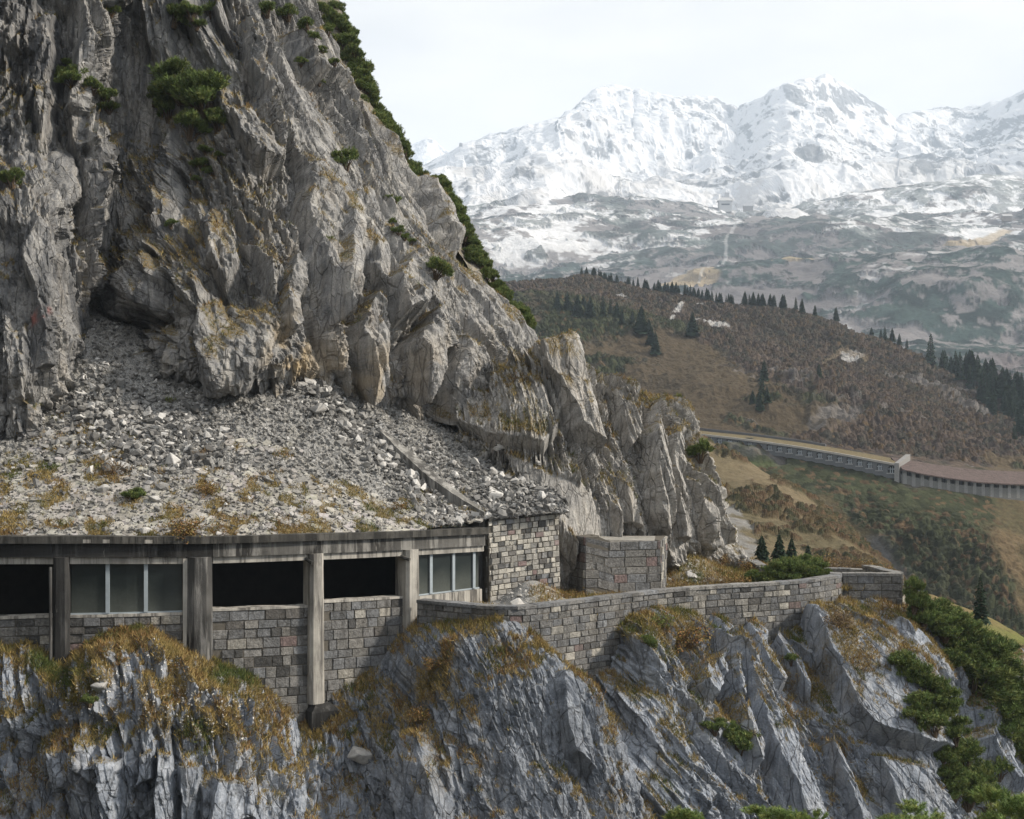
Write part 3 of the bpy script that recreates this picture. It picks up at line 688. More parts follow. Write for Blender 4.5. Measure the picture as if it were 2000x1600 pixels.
ro = link("road", mesh_np("road", B, grid_faces(*B.shape[:2], flip=True), {'gravel': np.full(gr.size, 1.0), 'grass': gr.ravel()*0.9}), None, M['scree'])
tag(ro, kind='structure'); register(B)
sel = (rng.random(gr.shape) < 0.16) & (gr > 0.5)
GRASSPTS.append((B[sel], np.tile([[0, 0, 1.0]], (sel.sum(), 1))))
build_lookup()

# ------------------------------------------------------------------ land around and behind
def land_sheet(name, rows, nu, nv, mat, fn, kind='structure', toward=True):
    B = net(rows, nu, nv); N = gnormal(B, 2)
    i, j = N.shape[0]//2, N.shape[1]//2
    if np.dot(N[i, j], -B[i, j]) < 0 and toward: N = -N
    d, colf = fn(B, N, *proj(B))
    P = B+N*d[..., None]
    n3 = gnormal(P, 2)
    if np.dot(n3[i, j], N[i, j]) < 0: n3 = -n3
    col = colf(P, n3)
    f = grid_faces(*P.shape[:2])
    a, b, c_ = P[i, j], P[i+1, j], P[i+1, j+1]
    if np.dot(np.cross(b-a, c_-a), N[i, j]) < 0: f = f[:, ::-1]
    o = link(name, mesh_np(name, P, f, {'col': col.reshape(-1, 3)}), None, mat)
    tag(o, kind=kind)
    return P
def lerp(m, a, b):
    m = np.asarray(m)[..., None]; return a*(1-m)+np.asarray(b, float)*m
def wide(rows, l, r): return [[(q[0][0]-l, q[0][1], q[0][2])]+list(q)+[(q[-1][0]+r, q[-1][1]+10, q[-1][2])] for q in rows]
def flat(B, c): return np.zeros(B.shape)+np.array(c)
def far_mat(name, scale, var=0.6, bump=0.0, lvl=1.0):
    t = NT(name, 0.95, 0.05)
    c = t.mix(var, t.attr('col', 'Color'), t.ramp(t.noise(scale, 8, 0.75), (0.25, 0.30), (0.5, lvl), (0.75, 1.5*lvl)), 'MULTIPLY')
    return t.done(c, t.bump(t.noise(scale*1.5, 8, 0.75), bump, 1.0) if bump else None)
M['hill'] = far_mat("autumn_scrub", 0.5, 0.85, 0.8, 0.78)
M['near_hill'] = far_mat("dry_slope", 0.9, 0.8, 0.35, 0.85)
M['mid'] = far_mat("alpine_slope", 0.06, 0.55, 5.0)
M['snow'] = far_mat("snowy_mountain", 0.02, 0.10, 2.0)

def shrubs(P2x, P2y, size, seed):
    f1, f2, ID, lx, ly = voro(P2x/size, P2y/size, seed, 0.9, 0.0)
    return np.clip(1-(f1/0.62)**2, 0, 1), ID
# hillside with the far galleries
HR = [
 [(880,640,760),(1050,620,760),(1150,620,760),(1280,640,760),(1400,680,740),(1550,700,720),(1650,740,700),(1780,790,680),(1900,840,650),(2160,900,600)],
 [(880,565,640),(1050,541,640),(1140,538,640),(1270,562,632),(1400,595,620),(1550,630,600),(1650,664,580),(1780,715,560),(1900,765,540),(2160,850,500)],
 [(880,600,580),(1050,572,585),(1140,572,585),(1280,610,570),(1400,640,565),(1550,675,545),(1650,705,530),(1780,755,510),(1900,805,500),(2160,870,465)],
 [(880,640,530),(1050,608,530),(1140,612,528),(1280,655,520),(1400,690,508),(1550,720,495),(1650,745,485),(1780,790,470),(1900,830,460),(2160,890,430)],
 [(880,730,455),(1050,720,455),(1200,730,448),(1320,745,440),(1430,765,435),(1550,785,427),(1650,810,418),(1780,835,408),(1900,865,398),(2160,910,385)],
 [(880,832,386),(1050,838,382),(1200,840,378),(1340,842,372),(1430,853,367),(1550,868,356),(1650,882,348),(1760,898,340),(1900,920,340),(2160,950,345)],
 [(880,860,366),(1050,862,362),(1200,863,357),(1340,865,352),(1430,876,345),(1550,895,334),(1650,914,326),(1760,940,318),(1900,962,319),(2160,987,325)],
 [(880,960,335),(1050,960,332),(1200,960,329),(1340,960,324),(1430,970,318),(1550,990,310),(1650,1012,303),(1760,1030,297),(1900,1050,297),(2160,1080,310)],
 [(880,1080,310),(1050,1080,309),(1200,1080,307),(1340,1080,303),(1430,1090,298),(1550,1105,291),(1650,1125,286),(1760,1142,281),(1900,1160,280),(2160,1190,282)],
 [(880,1230,270),(1050,1230,270),(1200,1230,268),(1340,1230,266),(1430,1240,263),(1550,1255,260),(1650,1270,257),(1760,1290,254),(1900,1310,253),(2160,1330,255)],
]
def hill_fn(B, N, PX, PY, D):
    wv = fbm(B, 0.25, 3, 2)*2.2; s1, id1 = shrubs(B[..., 0]+wv, B[..., 1]*0.55+B[..., 2]*1.2-wv, 2.7, 3)
    s2, id2 = shrubs(B[..., 0]+40-wv, B[..., 1]*0.55+B[..., 2]*1.2+wv, 1.3, 4)
    up = sstep(np.interp(PX, [1000, 1200, 1350, 1450, 1550, 1700, 2000], [590, 640, 690, 760, 850, 900, 900])-PY+fbm(B, 0.02, 4, 5)*110, -25, 25)
    low = sstep(PY-np.interp(PX, [1330, 1760, 2000], [868, 940, 966]), 0, 14)
    n = fbm(B, 0.013, 5, 21, 0.6)
    green = sstep(n*0.8+fbm(B, 0.03, 4, 23, 0.6)*0.6+fbm(B, 0.11, 4, 22, 0.65)*0.5, -0.14, 0.18)
    cover = np.clip(np.maximum(up*0.95, green)+low*sstep(fbm(B, 0.035, 4, 27, 0.6), -0.12, 0.08)*0.9, 0, 1)
    chute = np.exp(-((PX-1600-0.78*(PY-960))/26)**2)*sstep(PY, 940, 980)+np.exp(-((PX-1690-0.55*(PY-1040))/20)**2)*sstep(PY, 1030, 1060)
    bank = sstep(PX-1890-0.35*(PY-950)+fbm(B, 0.04, 3, 61)*60, -10, 25)*low
    cover = cover*(1-np.clip(chute, 0, 1))*(1-0.75*bank)
    meadow = sstep(1-((PX-1470)/95)**2-((PY-900)/22)**2+fbm(B, 0.06, 3, 71)*1.2, 0, 0.5)*low
    cover = cover*(1-0.6*meadow)
    outc = sstep(fbm(B, 0.03, 5, 41, 0.65), 0.22, 0.30)*sstep(PY, 700, 780)*(1-low)
    outc = np.maximum(outc, sstep(1-((PX-1620)/70)**2-((PY-828)/30)**2+fbm(B, 0.07, 4, 43)*1.6, 0.1, 0.5)*0.9)
    bench = sstep(PY-np.interp(PX, [1340, 1760, 2000], [835, 893, 920]), -14, 0)*(1-sstep(PY-np.interp(PX, [1340, 1760, 2000], [864, 935, 962]), 20, 150))
    d = fbm(B, 0.012, 4, 31)*14*(1-low*0.6)*(1-bench)+cover*(s1*1.5+s2*0.7+fbm(B, 0.5, 3, 35)*1.2)*(0.12+0.88*(1-bench))+ridged(B, 0.05, 5, 33, 0.6)*2.2*(1-bench)+fbm(B, 0.35, 3, 36)*0.7*(1-bench)+outc*fbm(B, 0.12, 4, 47)*6
    def colf(P, n3):
        c = lerp(sstep(fbm(P, 0.02, 4, 51), -0.3, 0.3), flat(P, (0.10, 0.078, 0.052)), (0.155, 0.122, 0.08))
        c = lerp(low*0.7, c, (0.125, 0.105, 0.055))
        br = np.array([[0.085, 0.068, 0.060], [0.125, 0.098, 0.080], [0.07, 0.064, 0.052], [0.105, 0.078, 0.060]])
        sc_ = br[(id1 % 4).astype(int)]*(0.75+0.5*h01(id2, 9))[..., None]
        gr_ = np.array([0.055, 0.062, 0.034])*(0.6+0.9*h01(id1, 4))[..., None]
        ru_ = np.array([0.125, 0.088, 0.052])*(0.6+0.7*h01(id2, 4))[..., None]
        isg = np.clip(green*(1-up*0.85)+low*(0.35+0.5*sstep(fbm(P, 0.03, 3, 57), -0.2, 0.2)), 0, 1)
        veg = sc_*(1-isg[..., None])+gr_*isg[..., None]
        veg = np.where((h01(id2, 12) < 0.06+0.14*low)[..., None], ru_, veg)
        c = lerp(sstep(cover*(0.35+0.65*np.maximum(s1, s2)), 0.12, 0.42), c, 0)+veg*sstep(cover*(0.35+0.65*np.maximum(s1, s2)), 0.12, 0.42)[..., None]
        c = lerp(np.clip(chute, 0, 1)*sstep(fbm(P, 0.1, 4, 66), -0.3, 0.1)*0.9, c, (0.135, 0.135, 0.14))
        c = lerp(bank*sstep(fbm(P*np.array([1, 1, 0.2]), 0.08, 4, 68), -0.2, 0.2)*0.8, c, (0.20, 0.145, 0.085))
        c = lerp(meadow*0.8, c, (0.10, 0.125, 0.055))
        c = lerp(outc*sstep(fbm(P, 0.12, 4, 69), -0.25, 0.1)*0.8, c, (0.23, 0.215, 0.205))
        for (a, b, w, h, k) in ((1625,252+370,16,24,0.6),(1800,290+370,48,15,0.35),(1400,648,30,12,-.1),(1240,572,30,5,.15),(1195,588,14,4,.1),(1320,694-66,9,16,.5)):
            pass
        for (a, b, w, h, k) in ((1395,652,36,11,0.30),(1318,622,7,22,-0.55),(1122,576,24,5,0.16),(1200,586,18,4,0.1),(1365,604,14,4,0.1),(1660,712,24,8,0.3)):
            m = sstep(1-((PX-a-k*(PY-b))/w)**2-((PY-b-k*0.3*(PX-a))/h)**2+fbm(P, 0.15, 4, 81)*2.2, 0.2, 0.7)
            c = lerp(m*0.8, c, (0.60, 0.59, 0.58))
        tr = sstep(1-np.abs(PY-np.interp(PX, [1600, 1640, 1700], [740, 700, 720])-fbm(P, 0.04, 2, 83)*14)/7, 0, 0.5)*(PX > 1600)*(PX < 1690)
        return lerp(tr*0.6, c, (0.30, 0.24, 0.16))
    return d, colf
hillP = land_sheet("hillside", wide(HR, 330, 200), 1250, 760, M['hill'], hill_fn)

# tan slope just behind the ledge, and the meadow below it
def tan_fn(B, N, PX, PY, D):
    wv = fbm(B, 0.5, 3, 12)*1.4; s1, id1 = shrubs(B[..., 0]+wv, B[..., 1]*0.6+B[..., 2]-wv, 1.5, 13)
    cov = sstep(fbm(B, 0.05, 4, 14, 0.6)+0.25*sstep(PX, 1520, 1680), 0.08, 0.22)
    scr = sstep(1-((PX-1432-0.55*(PY-1020))/38)**2-((PY-1030)/52)**2+fbm(B, 0.12, 3, 16)*0.7, 0, 0.25)
    cov = cov*(1-scr)
    d = fbm(B, 0.03, 4, 15)*3.5+cov*(s1*0.9+fbm(B, 0.9, 3, 11)*0.8)+fbm(B, 0.5, 3, 17)*0.25
    def colf(P, n3):
        c = lerp(sstep(fbm(P, 0.09, 4, 18), -0.3, 0.3), flat(P, (0.185, 0.15, 0.095)), (0.135, 0.115, 0.07))
        v = np.array([[0.06, 0.06, 0.034], [0.10, 0.075, 0.042], [0.085, 0.074, 0.042], [0.12, 0.082, 0.05]])[(id1 % 4).astype(int)]
        m = sstep(cov*s1, 0.12, 0.35)[..., None]
        c = c*(1-m)+v*m
        return lerp(scr*sstep(fbm(P, 0.3, 4, 19), -0.4, 0.0), c, (0.24, 0.235, 0.225))
    return d, colf
TR = [
 [(1240,860,300),(1330,880,290),(1420,920,275),(1500,960,262),(1590,1010,250),(1690,1080,240),(1790,1165,230),(1880,1260,220)],
 [(1240,850,250),(1330,862,245),(1420,900,235),(1500,936,222),(1590,985,208),(1690,1062,192),(1780,1150,180),(1850,1240,170)],
 [(1240,960,200),(1330,970,197),(1410,990,190),(1480,1020,180),(1560,1065,168),(1640,1115,155),(1700,1180,144),(1760,1260,136)],
 [(1240,1120,140),(1330,1130,138),(1410,1140,135),(1480,1150,130),(1560,1170,123),(1640,1205,118),(1700,1260,115),(1760,1330,112)],
 [(1240,1300,105),(1330,1310,104),(1410,1320,102),(1480,1330,100),(1560,1350,98),(1640,1380,96),(1700,1420,95),(1760,1480,95)],
]
tanP = land_sheet("near_slope", wide(TR, 200, 60), 520, 360, M['near_hill'], tan_fn)
def mead_fn(B, N, PX, PY, D):
    d = fbm(B, 0.05, 3, 25)*1.5+fbm(B, 1.0, 3, 26)*0.12
    def colf(P, n3):
        c = lerp(sstep(fbm(P, 0.06, 4, 27)+0.004*(PX-1930), -0.25, 0.25), flat(P, (0.20, 0.155, 0.075)), (0.155, 0.165, 0.052))
        s = sstep(PY-1330+fbm(P, 0.15, 4, 28)*60, -5, 20)
        return lerp(s, c, (0.075, 0.09, 0.035))
    return d, colf
MR = [
 [(1720,1190,215),(1800,1190,213),(1880,1215,210),(1960,1250,206),(2060,1300,200),(2240,1380,195)],
 [(1720,1165,185),(1800,1158,185),(1870,1182,180),(1950,1220,175),(2060,1285,170),(2240,1370,165)],
 [(1720,1290,150),(1800,1290,148),(1880,1300,144),(1960,1325,140),(2060,1370,137),(2240,1440,135)],
 [(1720,1500,110),(1800,1500,109),(1880,1510,107),(1960,1530,105),(2060,1560,104),(2240,1620,103)],
]
land_sheet("meadow", MR, 220, 200, M['near_hill'], mead_fn)

# the wide slope across the valley
def mid_fn(B, N, PX, PY, D):
    up = sstep(PY, 380, 470)
    # each long shelf has a knotty lee where the dwarf pine grows
    e = fbm(B*np.array([0.5, 1, 1]), 0.0017, 3, 31)
    n = fbm(B*np.array([0.7, 0.5, 2.1]), 0.015, 6, 32, 0.66)
    right = sstep(PX, 1050, 1700)
    patch = sstep(n+e*0.45+0.06*right+0.12*sstep(PY, 540, 680)+0.04, -0.02, 0.06)
    shelf = sstep(np.abs(fbm(B*np.array([0.25, 1, 2.2]), 0.0035, 4, 34, 0.55)), 0.0, 0.10)
    d = fbm(B*np.array([0.6, 1, 1]), 0.0032, 5, 33, 0.5)*85+patch*(3.5+5*fbm(B, 0.03, 4, 35))+fbm(B, 0.02, 4, 36)*9
    def colf(P, n3):
        c = lerp(sstep(fbm(P, 0.004, 4, 37), -0.25, 0.25), flat(P, (0.17, 0.158, 0.16)), (0.255, 0.24, 0.24))  # dry grass with some blue of the haze put into its colour
        alt = sstep(490-PY+fbm(P, 0.003, 4, 38)*130, -40, 110)
        sn = sstep(fbm(P, 0.011, 6, 39, 0.75)+(alt-0.72)*0.55, -0.06, 0.16)
        c = lerp(sn*(0.34+0.55*alt), c, (0.80, 0.81, 0.83))
        g = np.array([0.034, 0.052, 0.046])*(0.6+0.9*sstep(fbm(P, 0.05, 4, 40, 0.7), -0.3, 0.3))[..., None]
        m = (patch*sstep(fbm(P, 0.035, 5, 42, 0.75), -0.32, -0.02))
        m = m*(1-0.35*alt)
        c = lerp(m, c, 0)+g*m[..., None]
        low = sstep(PY, 580, 700)*sstep(fbm(P, 0.01, 5, 43, 0.7), -0.2, 0.15)
        c = lerp(low*0.55*(1-m), c, (0.115, 0.085, 0.085))
        for (a, b, w, h, k) in ((1345,545,60,10,-0.1),(1900,465,70,6,-0.18),(1480,520,120,5,0.05)):
            mm = sstep(1-((PX-a)/w)**2-((PY-b-k*(PX-a))/h)**2+fbm(P, 0.01, 4, 45)*1.5, 0.1, 0.6)
            c = lerp(mm*0.75, c, (0.42, 0.33, 0.21))
        cre = sstep(1-np.abs(PX-np.interp(PY, [440, 470, 500, 545], [1450, 1425, 1400, 1375])-fbm(P, 0.006, 3, 46)*26)/4.5, 0, 0.6)*(PY > 438)*(PY < 545)
        return lerp(cre*0.4, c, (0.6, 0.6, 0.61))
    return d, colf
def R(D, *py):
    return [(x, y, D) for x, y in zip((760, 900, 1050, 1200, 1350, 1500, 1650, 1800, 1920, 2040, 2260), py)]
MDR = [
 R(2900, *[420]*11),
 R(2650, 420, 408, 402, 395, 388, 388, 385, 378, 368, 372, 372),
 R(2350, 455, 445, 435, 428, 420, 418, 415, 408, 402, 405, 408),
 R(2000, 500, 492, 482, 476, 470, 468, 462, 456, 452, 455, 458),
 R(1700, 550, 545, 532, 526, 520, 515, 512, 506, 503, 505, 508),
 R(1420, 610, 600, 588, 580, 575, 572, 568, 562, 560, 562, 566),
 R(1180, 680, 670, 655, 648, 640, 640, 638, 632, 630, 632, 638),
 R(1000, 760, 750, 730, 720, 715, 715, 712, 708, 706, 708, 712),
 R(860, 960, 950, 930, 920, 915, 915, 912, 908, 906, 908, 912),
]
midP = land_sheet("alpine_slope", wide(MDR, 420, 250), 1100, 640, M['mid'], mid_fn)

# the snow mountains
rx = [700,760,820,860,880,910,950,1010,1060,1100,1130,1165,1185,1210,1240,1290,1330,1390,1420,1445,1500,1540,1572,1592,1615,1640,1680,1720,1745,1790,1850,1920,1970,2010,2100,2300]
ry = [400,370,342,318,306,290,272,258,250,232,206,181,178,176,186,194,198,193,209,221,187,173,168,164,156,170,191,216,236,228,220,216,203,186,170,190]
xs = np.linspace(700, 2300, 150)
ridge = np.interp(xs, rx, ry)+np.array([random.uniform(-2.2, 2.2) for _ in xs])
def SRow(t, D, bend=0.0):
    return [(float(x), float(r+(440-r)*t+bend), float(D+180*math.sin(x*0.011)+90*math.sin(x*0.027+1))) for x, r in zip(xs, ridge)]
SN = [SRow(0.5, 6000), SRow(0.0, 4900), SRow(0.16, 4500), SRow(0.36, 4050), SRow(0.58, 3600), SRow(0.8, 3150), SRow(1.0, 2800), SRow(1.12, 2600, 30)]
def snow_fn(B, N, PX, PY, D):
    rp = np.interp(PX, rx, ry); h = (PY-rp)/np.maximum(440-rp, 1)
    Bs = B*np.array([1.0, 0.35, 0.30])
    rg = ridged(Bs, 0.0042, 5, 91, 0.55)
    w = sstep(h, -0.02, 0.25)
    d = rg*48*(0.30+0.7*w)+fbm(B, 0.0015, 4, 92)*110*w+fbm(B, 0.012, 5, 93, 0.6)*15
    def colf(P, n3):
        steep = 1-n3[..., 2]
        crag = fbm(P*np.array([1, 0.6, 0.7]), 0.011, 6, 94, 0.80)*0.85
        streak = fbm(P*np.array([1.0, 0.3, 0.28]), 0.018, 5, 95, 0.72)*1.3
        pk = np.exp(-((PX-1650)/110)**2-((PY-200)/38)**2)*0.24+np.exp(-((PX-950)/90)**2-((PY-330)/70)**2)*0.13+np.exp(-((PX-1390)/60)**2-((PY-215)/25)**2)*0.16
        pk = pk+0.18*np.exp(-((PX-1780)/170)**2-((PY-330)/45)**2)+0.20*sstep(PX, 1740, 1860)*np.exp(-((PY-270)/60)**2)+0.16*np.exp(-((PX-1440)/170)**2-((PY-330)/70)**2)
        pk = pk-0.14*np.exp(-((PX-1180)/120)**2-((PY-300)/80)**2)
        rock = sstep(crag*0.75+streak*0.35+(steep-0.50)*0.55+pk-0.02, 0.02, 0.12)
        c = flat(P, (0.60, 0.61, 0.635))
        thin = sstep(fbm(P*np.array([1, .4, .4]), 0.01, 6, 96, 0.7)+(h-0.62)*0.75, 0.05, 0.35)
        c = lerp(thin*0.40, c, (0.36, 0.34, 0.32))
        return lerp(rock*(0.80+0.0*h), c, (0.10, 0.105, 0.115))
    return d, colf
snowP = land_sheet("snow_mountain", wide(SN, 420, 200), 1250, 420, M['snow'], snow_fn)
land_sheet("distant_peak", [[(780,330,8200),(830,300,8200),(850,300,8200),(880,325,8200),(960,330,8200)],
                            [(780,300,7600),(828,278,7600),(850,282,7600),(882,306,7600),(960,330,7600)],
                            [(780,420,6200),(828,410,6200),(850,410,6200),(882,420,6200),(960,420,6200)]], 160, 90, M['snow'], snow_fn)

# valley floor, unseen slope added behind the camera to cut sky fill, cliff extensions
xs_ = np.concatenate([[-8500, -4000, -1500], np.linspace(-600, 600, 13), [1500, 4000, 8500]])
ys_ = np.concatenate([[-2800, -1200], np.linspace(-500, 800, 14), [1500, 3000, 5000, 8800]])
gx, gy = np.meshgrid(xs_, ys_)
g = np.stack([gx, gy, np.full(gx.shape, -125.0)], -1)
go = link("ground", mesh_np("ground", g, grid_faces(*gx.shape, flip=True), {'col': np.tile([[0.07, 0.065, 0.04]], (gx.size, 1))}), None, M['hill'])
f0 = go.data.polygons[0].normal
if f0.z < 0: go.data.flip_normals()
tag(go, kind='structure')
def world_sheet(name, prof, mat, nu, nv, amp, colr, seed):
    A = np.array(prof, float); B = cat(cat(A, nv, 0), nu, 1); N = gnormal(B, 1)
    B = B+N*(fbm(B, 0.02, 5, seed)*amp)[..., None]
    col = lerp(sstep(fbm(B, 0.05, 4, seed+1), -0.2, 0.2), flat(B, colr), np.array(colr)*0.6)
    o = link(name, mesh_np(name, B, grid_faces(*B.shape[:2]), {'col': col.reshape(-1, 3)}), None, mat)
    return tag(o, kind='structure')
def arc(r, z, a0=100, a1=268, n=9): return [(r*math.cos(math.radians(a)), r*math.sin(math.radians(a))*0.9+15, z+0.25*z*math.sin(a)) for a in np.linspace(a0, a1, n)]
# azimuth measured from +X: 150..268 deg is left of and behind the camera
world_sheet("sky_block_slope", [arc(70, -60, 166, 285), arc(105, -20, 166, 285), arc(150, 45, 164, 284), arc(215, 85, 162, 280), arc(300, 130, 160, 275)], M['hill'], 120, 70, 22, (0.085, 0.075, 0.05), 131)
world_sheet("upper_mountain", [[tuple(W(x, y, D)) for x, y, D in r] for r in (
    [(-900,300,78),(-400,60,80),(-140,-190,78),(60,-190,80),(185,-190,82),(300,-190,88),(430,-190,90),(530,-190,100),(556,-185,112)],
    [(-900,-500,92),(-400,-700,94),(-140,-800,96),(60,-800,98),(185,-800,100),(280,-800,104),(330,-800,110),(360,-790,120),(380,-780,135)],
    [(-900,-1400,130),(-400,-1600,130),(-140,-1700,135),(0,-1700,138),(60,-1700,140),(120,-1700,144),(160,-1690,150),(190,-1680,160),(200,-1660,175)])], M['hill'], 90, 60, 6, (0.12, 0.115, 0.11), 141)
world_sheet("left_cliff", [[tuple(v) for v in r] for r in (
    [(-31,82,32),(-60,70,60),(-90,62,75),(-140,50,90),(-200,30,110)],
    [(-31,78,15),(-56,66,25),(-84,56,30),(-130,40,40),(-190,15,50)],
    [(-32,74,3),(-54,62,2),(-80,50,2),(-125,32,5),(-185,5,10)],
    [(-32,60,-20),(-54,45,-25),(-78,30,-30),(-120,10,-40),(-180,-20,-60)])], M['hill'], 100, 60, 5, (0.16, 0.16, 0.155), 151)

# ------------------------------------------------------------------ masonry
STONE = [(0.195,0.195,0.195),(0.215,0.213,0.21),(0.165,0.168,0.173),(0.235,0.23,0.22),(0.185,0.192,0.203),(0.20,0.198,0.192)]
PALE = [(0.38,0.365,0.33),(0.33,0.32,0.295),(0.29,0.28,0.26),(0.43,0.41,0.37)]
ROSE = [(0.235,0.18,0.175),(0.215,0.175,0.17)]
SOOT = [(0.10,0.10,0.10),(0.075,0.075,0.075),(0.13,0.125,0.12)]
class Path:
    def __init__(s, pts, smooth=True, n=200):
        p = np.array([q[:2] for q in pts], float)
        if smooth and len(p) > 2: p = cat(p[:, None, :], n, 0)[:, 0]
        s.p = p; d = np.linalg.norm(np.diff(p, axis=0), axis=1); s.s = np.concatenate([[0], np.cumsum(d)]); s.L = s.s[-1]
        t = np.gradient(p, axis=0) if len(p) > 2 else np.repeat((p[1:]-p[:1]), 2, 0)
        t = t/np.linalg.norm(t, axis=1, keepdims=True); s.n = np.stack([t[:, 1], -t[:, 0]], 1)   # right of travel: towards the camera when going left to right
    def at(s, u, off, z):
        u = min(max(u, 0), s.L)
        x = np.interp(u, s.s, s.p[:, 0]); y = np.interp(u, s.s, s.p[:, 1])
        nx = np.interp(u, s.s, s.n[:, 0]); ny = np.interp(u, s.s, s.n[:, 1])
        return (x+nx*off, y+ny*off, z)
    def at_px(s, px):      # arc length where the path crosses an image column
        q = 1000+s.p[:, 0]/s.p[:, 1]*F
        return float(np.interp(px, q, s.s))
def stone_wall(mb, mort, path, s0, s1, ztop, zbot, ch, bw, thick=0.5, palefn=None, jit=0.02, batter=0.0, rose=0.02, pale=0.10, soot=0.12, brk=(), gain=1.0):
    zT = lambda u: ztop(u) if callable(ztop) else ztop
    zB = lambda u: zbot(u) if callable(zbot) else zbot
    row = 0; zoff = 0.0
    lowest = min(zB(u) for u in np.linspace(s0, s1, 12))
    highest = max(zT(u) for u in np.linspace(s0, s1, 12))
    while highest-zoff > lowest:
        h = ch*random.uniform(0.85, 1.18); u = s0-(random.random()*bw if row else 0)
        while u < s1:
            w = bw*random.uniform(0.6, 1.45); a, b = max(u, s0), min(u+w, s1)
            for q in brk:
                if a < q-0.02 < b-0.02: b = q
            u = b if b < s1 else s1
            if u <= a: u = a+w
            if b-a < 0.06: continue
            m = (a+b)/2; t = zT(m)-zoff; bt = t-h
            if t <= zB(m)+0.02: continue
            bt = max(bt, zB(m)-0.3)
            g = 0.014+0.012*random.random(); pr = random.uniform(0, jit*3)+0.02+batter*zoff
            col = random.choice(STONE)
            r = random.random(); pf = palefn(m, t) if palefn else pale
            if r < rose: col = random.choice(ROSE)
            elif r < rose+pf: col = random.choice(PALE)
            elif r < rose+pf+soot: col = random.choice(SOOT)
            kk = random.uniform(0.85, 1.15); col = [c*kk*gain for c in col]
            k = 0.016
            ta, tb = zT(a)-zoff-g, zT(b)-zoff-g; ba, bb = max(zT(a)-zoff-h, zB(m)-0.3)+g, max(zT(b)-zoff-h, zB(m)-0.3)+g
            j = lambda: random.uniform(-0.022, 0.022)
            bk = [path.at(a+g, -0.08, ba), path.at(b-g, -0.08, bb), path.at(b-g, -0.08, tb), path.at(a+g, -0.08, ta)]
            md = [path.at(a+g, pr-k+j(), ba), path.at(b-g, pr-k+j(), bb), path.at(b-g, pr-k+j(), tb), path.at(a+g, pr-k+j(), ta)]
            fr = [path.at(a+g+k, pr+j(), ba+k), path.at(b-g-k, pr+j(), bb+k), path.at(b-g-k, pr+j(), tb-k), path.at(a+g+k, pr+j(), ta-k)]
            f = [(8, 9, 10, 11)]
            for q in range(4):
                p = (q+1) % 4; f += [(q, p, 4+p, 4+q), (4+q, 4+p, 8+p, 8+q)]
            mb.add(bk+md+fr, f, col)
        zoff += h; row += 1
    strip(mort, path, s0, s1, lambda u: zT(u)-0.012, lambda u: zB(u)-0.35, 0.0, -thick, batter=batter)
def strip(mb, path, s0, s1, ztop, zbot, off0, off1, col=(0.5, 0.5, 0.5), step=0.8, batter=0.0, jag=0.0):
    """a solid that follows a path: front face at off0, back face at off1"""
    zT = (lambda u: ztop(u)) if callable(ztop) else (lambda u: ztop)
    zB = (lambda u: zbot(u)) if callable(zbot) else (lambda u: zbot)
    n = max(2, int((s1-s0)/step)+2); V = []; Fc = []
    for k, u in enumerate(np.linspace(s0, s1, n)):
        t, b = zT(u)+random.uniform(-jag, jag), zB(u); e = batter*(t-b)
        V += [path.at(u, off0+e*0.95, b), path.at(u, off1, b), path.at(u, off1, t), path.at(u, off0, t)]
    for k in range(n-1):
        for q in range(4):
            p = (q+1) % 4; Fc.append((4*k+q, 4*(k+1)+q, 4*(k+1)+p, 4*k+p))
    Fc += [(3, 2, 1, 0), tuple(4*(n-1)+q for q in range(4))]
    mb.add(V, Fc, col)

# ------------------------------------------------------------------ the avalanche gallery
gpx = [-220, -100, 0, 120, 250, 390, 500, 614, 710, 800, 880, 950]
gDv = [53.0, 53.5, 54.0, 54.35, 54.9, 55.8, 56.8, 58.1, 59.6, 61.4, 63.2, 64.9]
def gD(px): return float(np.interp(px, gpx, gDv))
GP = Path([((p-1000)/F*d, d) for p, d in zip(gpx, gDv)])
GS = GP.at_px
def gz(px, py): return (HY-py)/F*gD(px)
def zline(tab):      # height along the path from image rows given at image columns
    xs_ = [GS(a) for a, b in tab]; zs_ = [gz(a, b) for a, b in tab]
    return lambda u: float(np.interp(u, xs_, zs_))
eave = zline([(-220,1051),(0,1046),(200,1046),(400,1047),(600,1042),(800,1036),(950,1030)])
gal = empty("avalanche_gallery", GP.at(GS(400), 0, -9.0), "long concrete avalanche gallery with open bays built under the scree slope", "gallery")
mb = MB(); strip(mb, GP, GS(-220), GS(944), eave, lambda u: eave(u)-0.32, 0.42, -0.9, jag=0.012)
u = GS(-210)
mb.build("cornice", M['conc_edge'], gal)
for a in (165, 203, 283):
    mb = MB(); strip(mb, GP, GS(a), GS(a+random.randint(10, 19)), lambda u: eave(u)-0.14, lambda u: eave(u)-0.30, 0.427, 0.40, step=3)
    mb.build("spalled_patch", M['conc_lite'], gal)
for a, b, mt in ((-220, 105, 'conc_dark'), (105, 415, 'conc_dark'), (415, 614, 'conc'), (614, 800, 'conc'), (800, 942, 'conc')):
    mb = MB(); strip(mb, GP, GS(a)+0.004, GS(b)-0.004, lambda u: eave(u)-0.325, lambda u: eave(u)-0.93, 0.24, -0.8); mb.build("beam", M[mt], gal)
COLS = [(-112, -82), (105, 137), (363, 415), (600, 628), (785, 812)]
linz = lambda u: eave(u)-0.935
bays = [(-220, -112, 0), (-82, 105, 0), (137, 363, 1), (415, 600, 0), (628, 785, 0), (812, 942, 2)]
sill = zline([(-220,1220),(0,1209),(110,1205),(137,1206),(363,1200),(415,1193),(600,1186),(628,1177),(785,1168),(812,1166),(942,1150)])
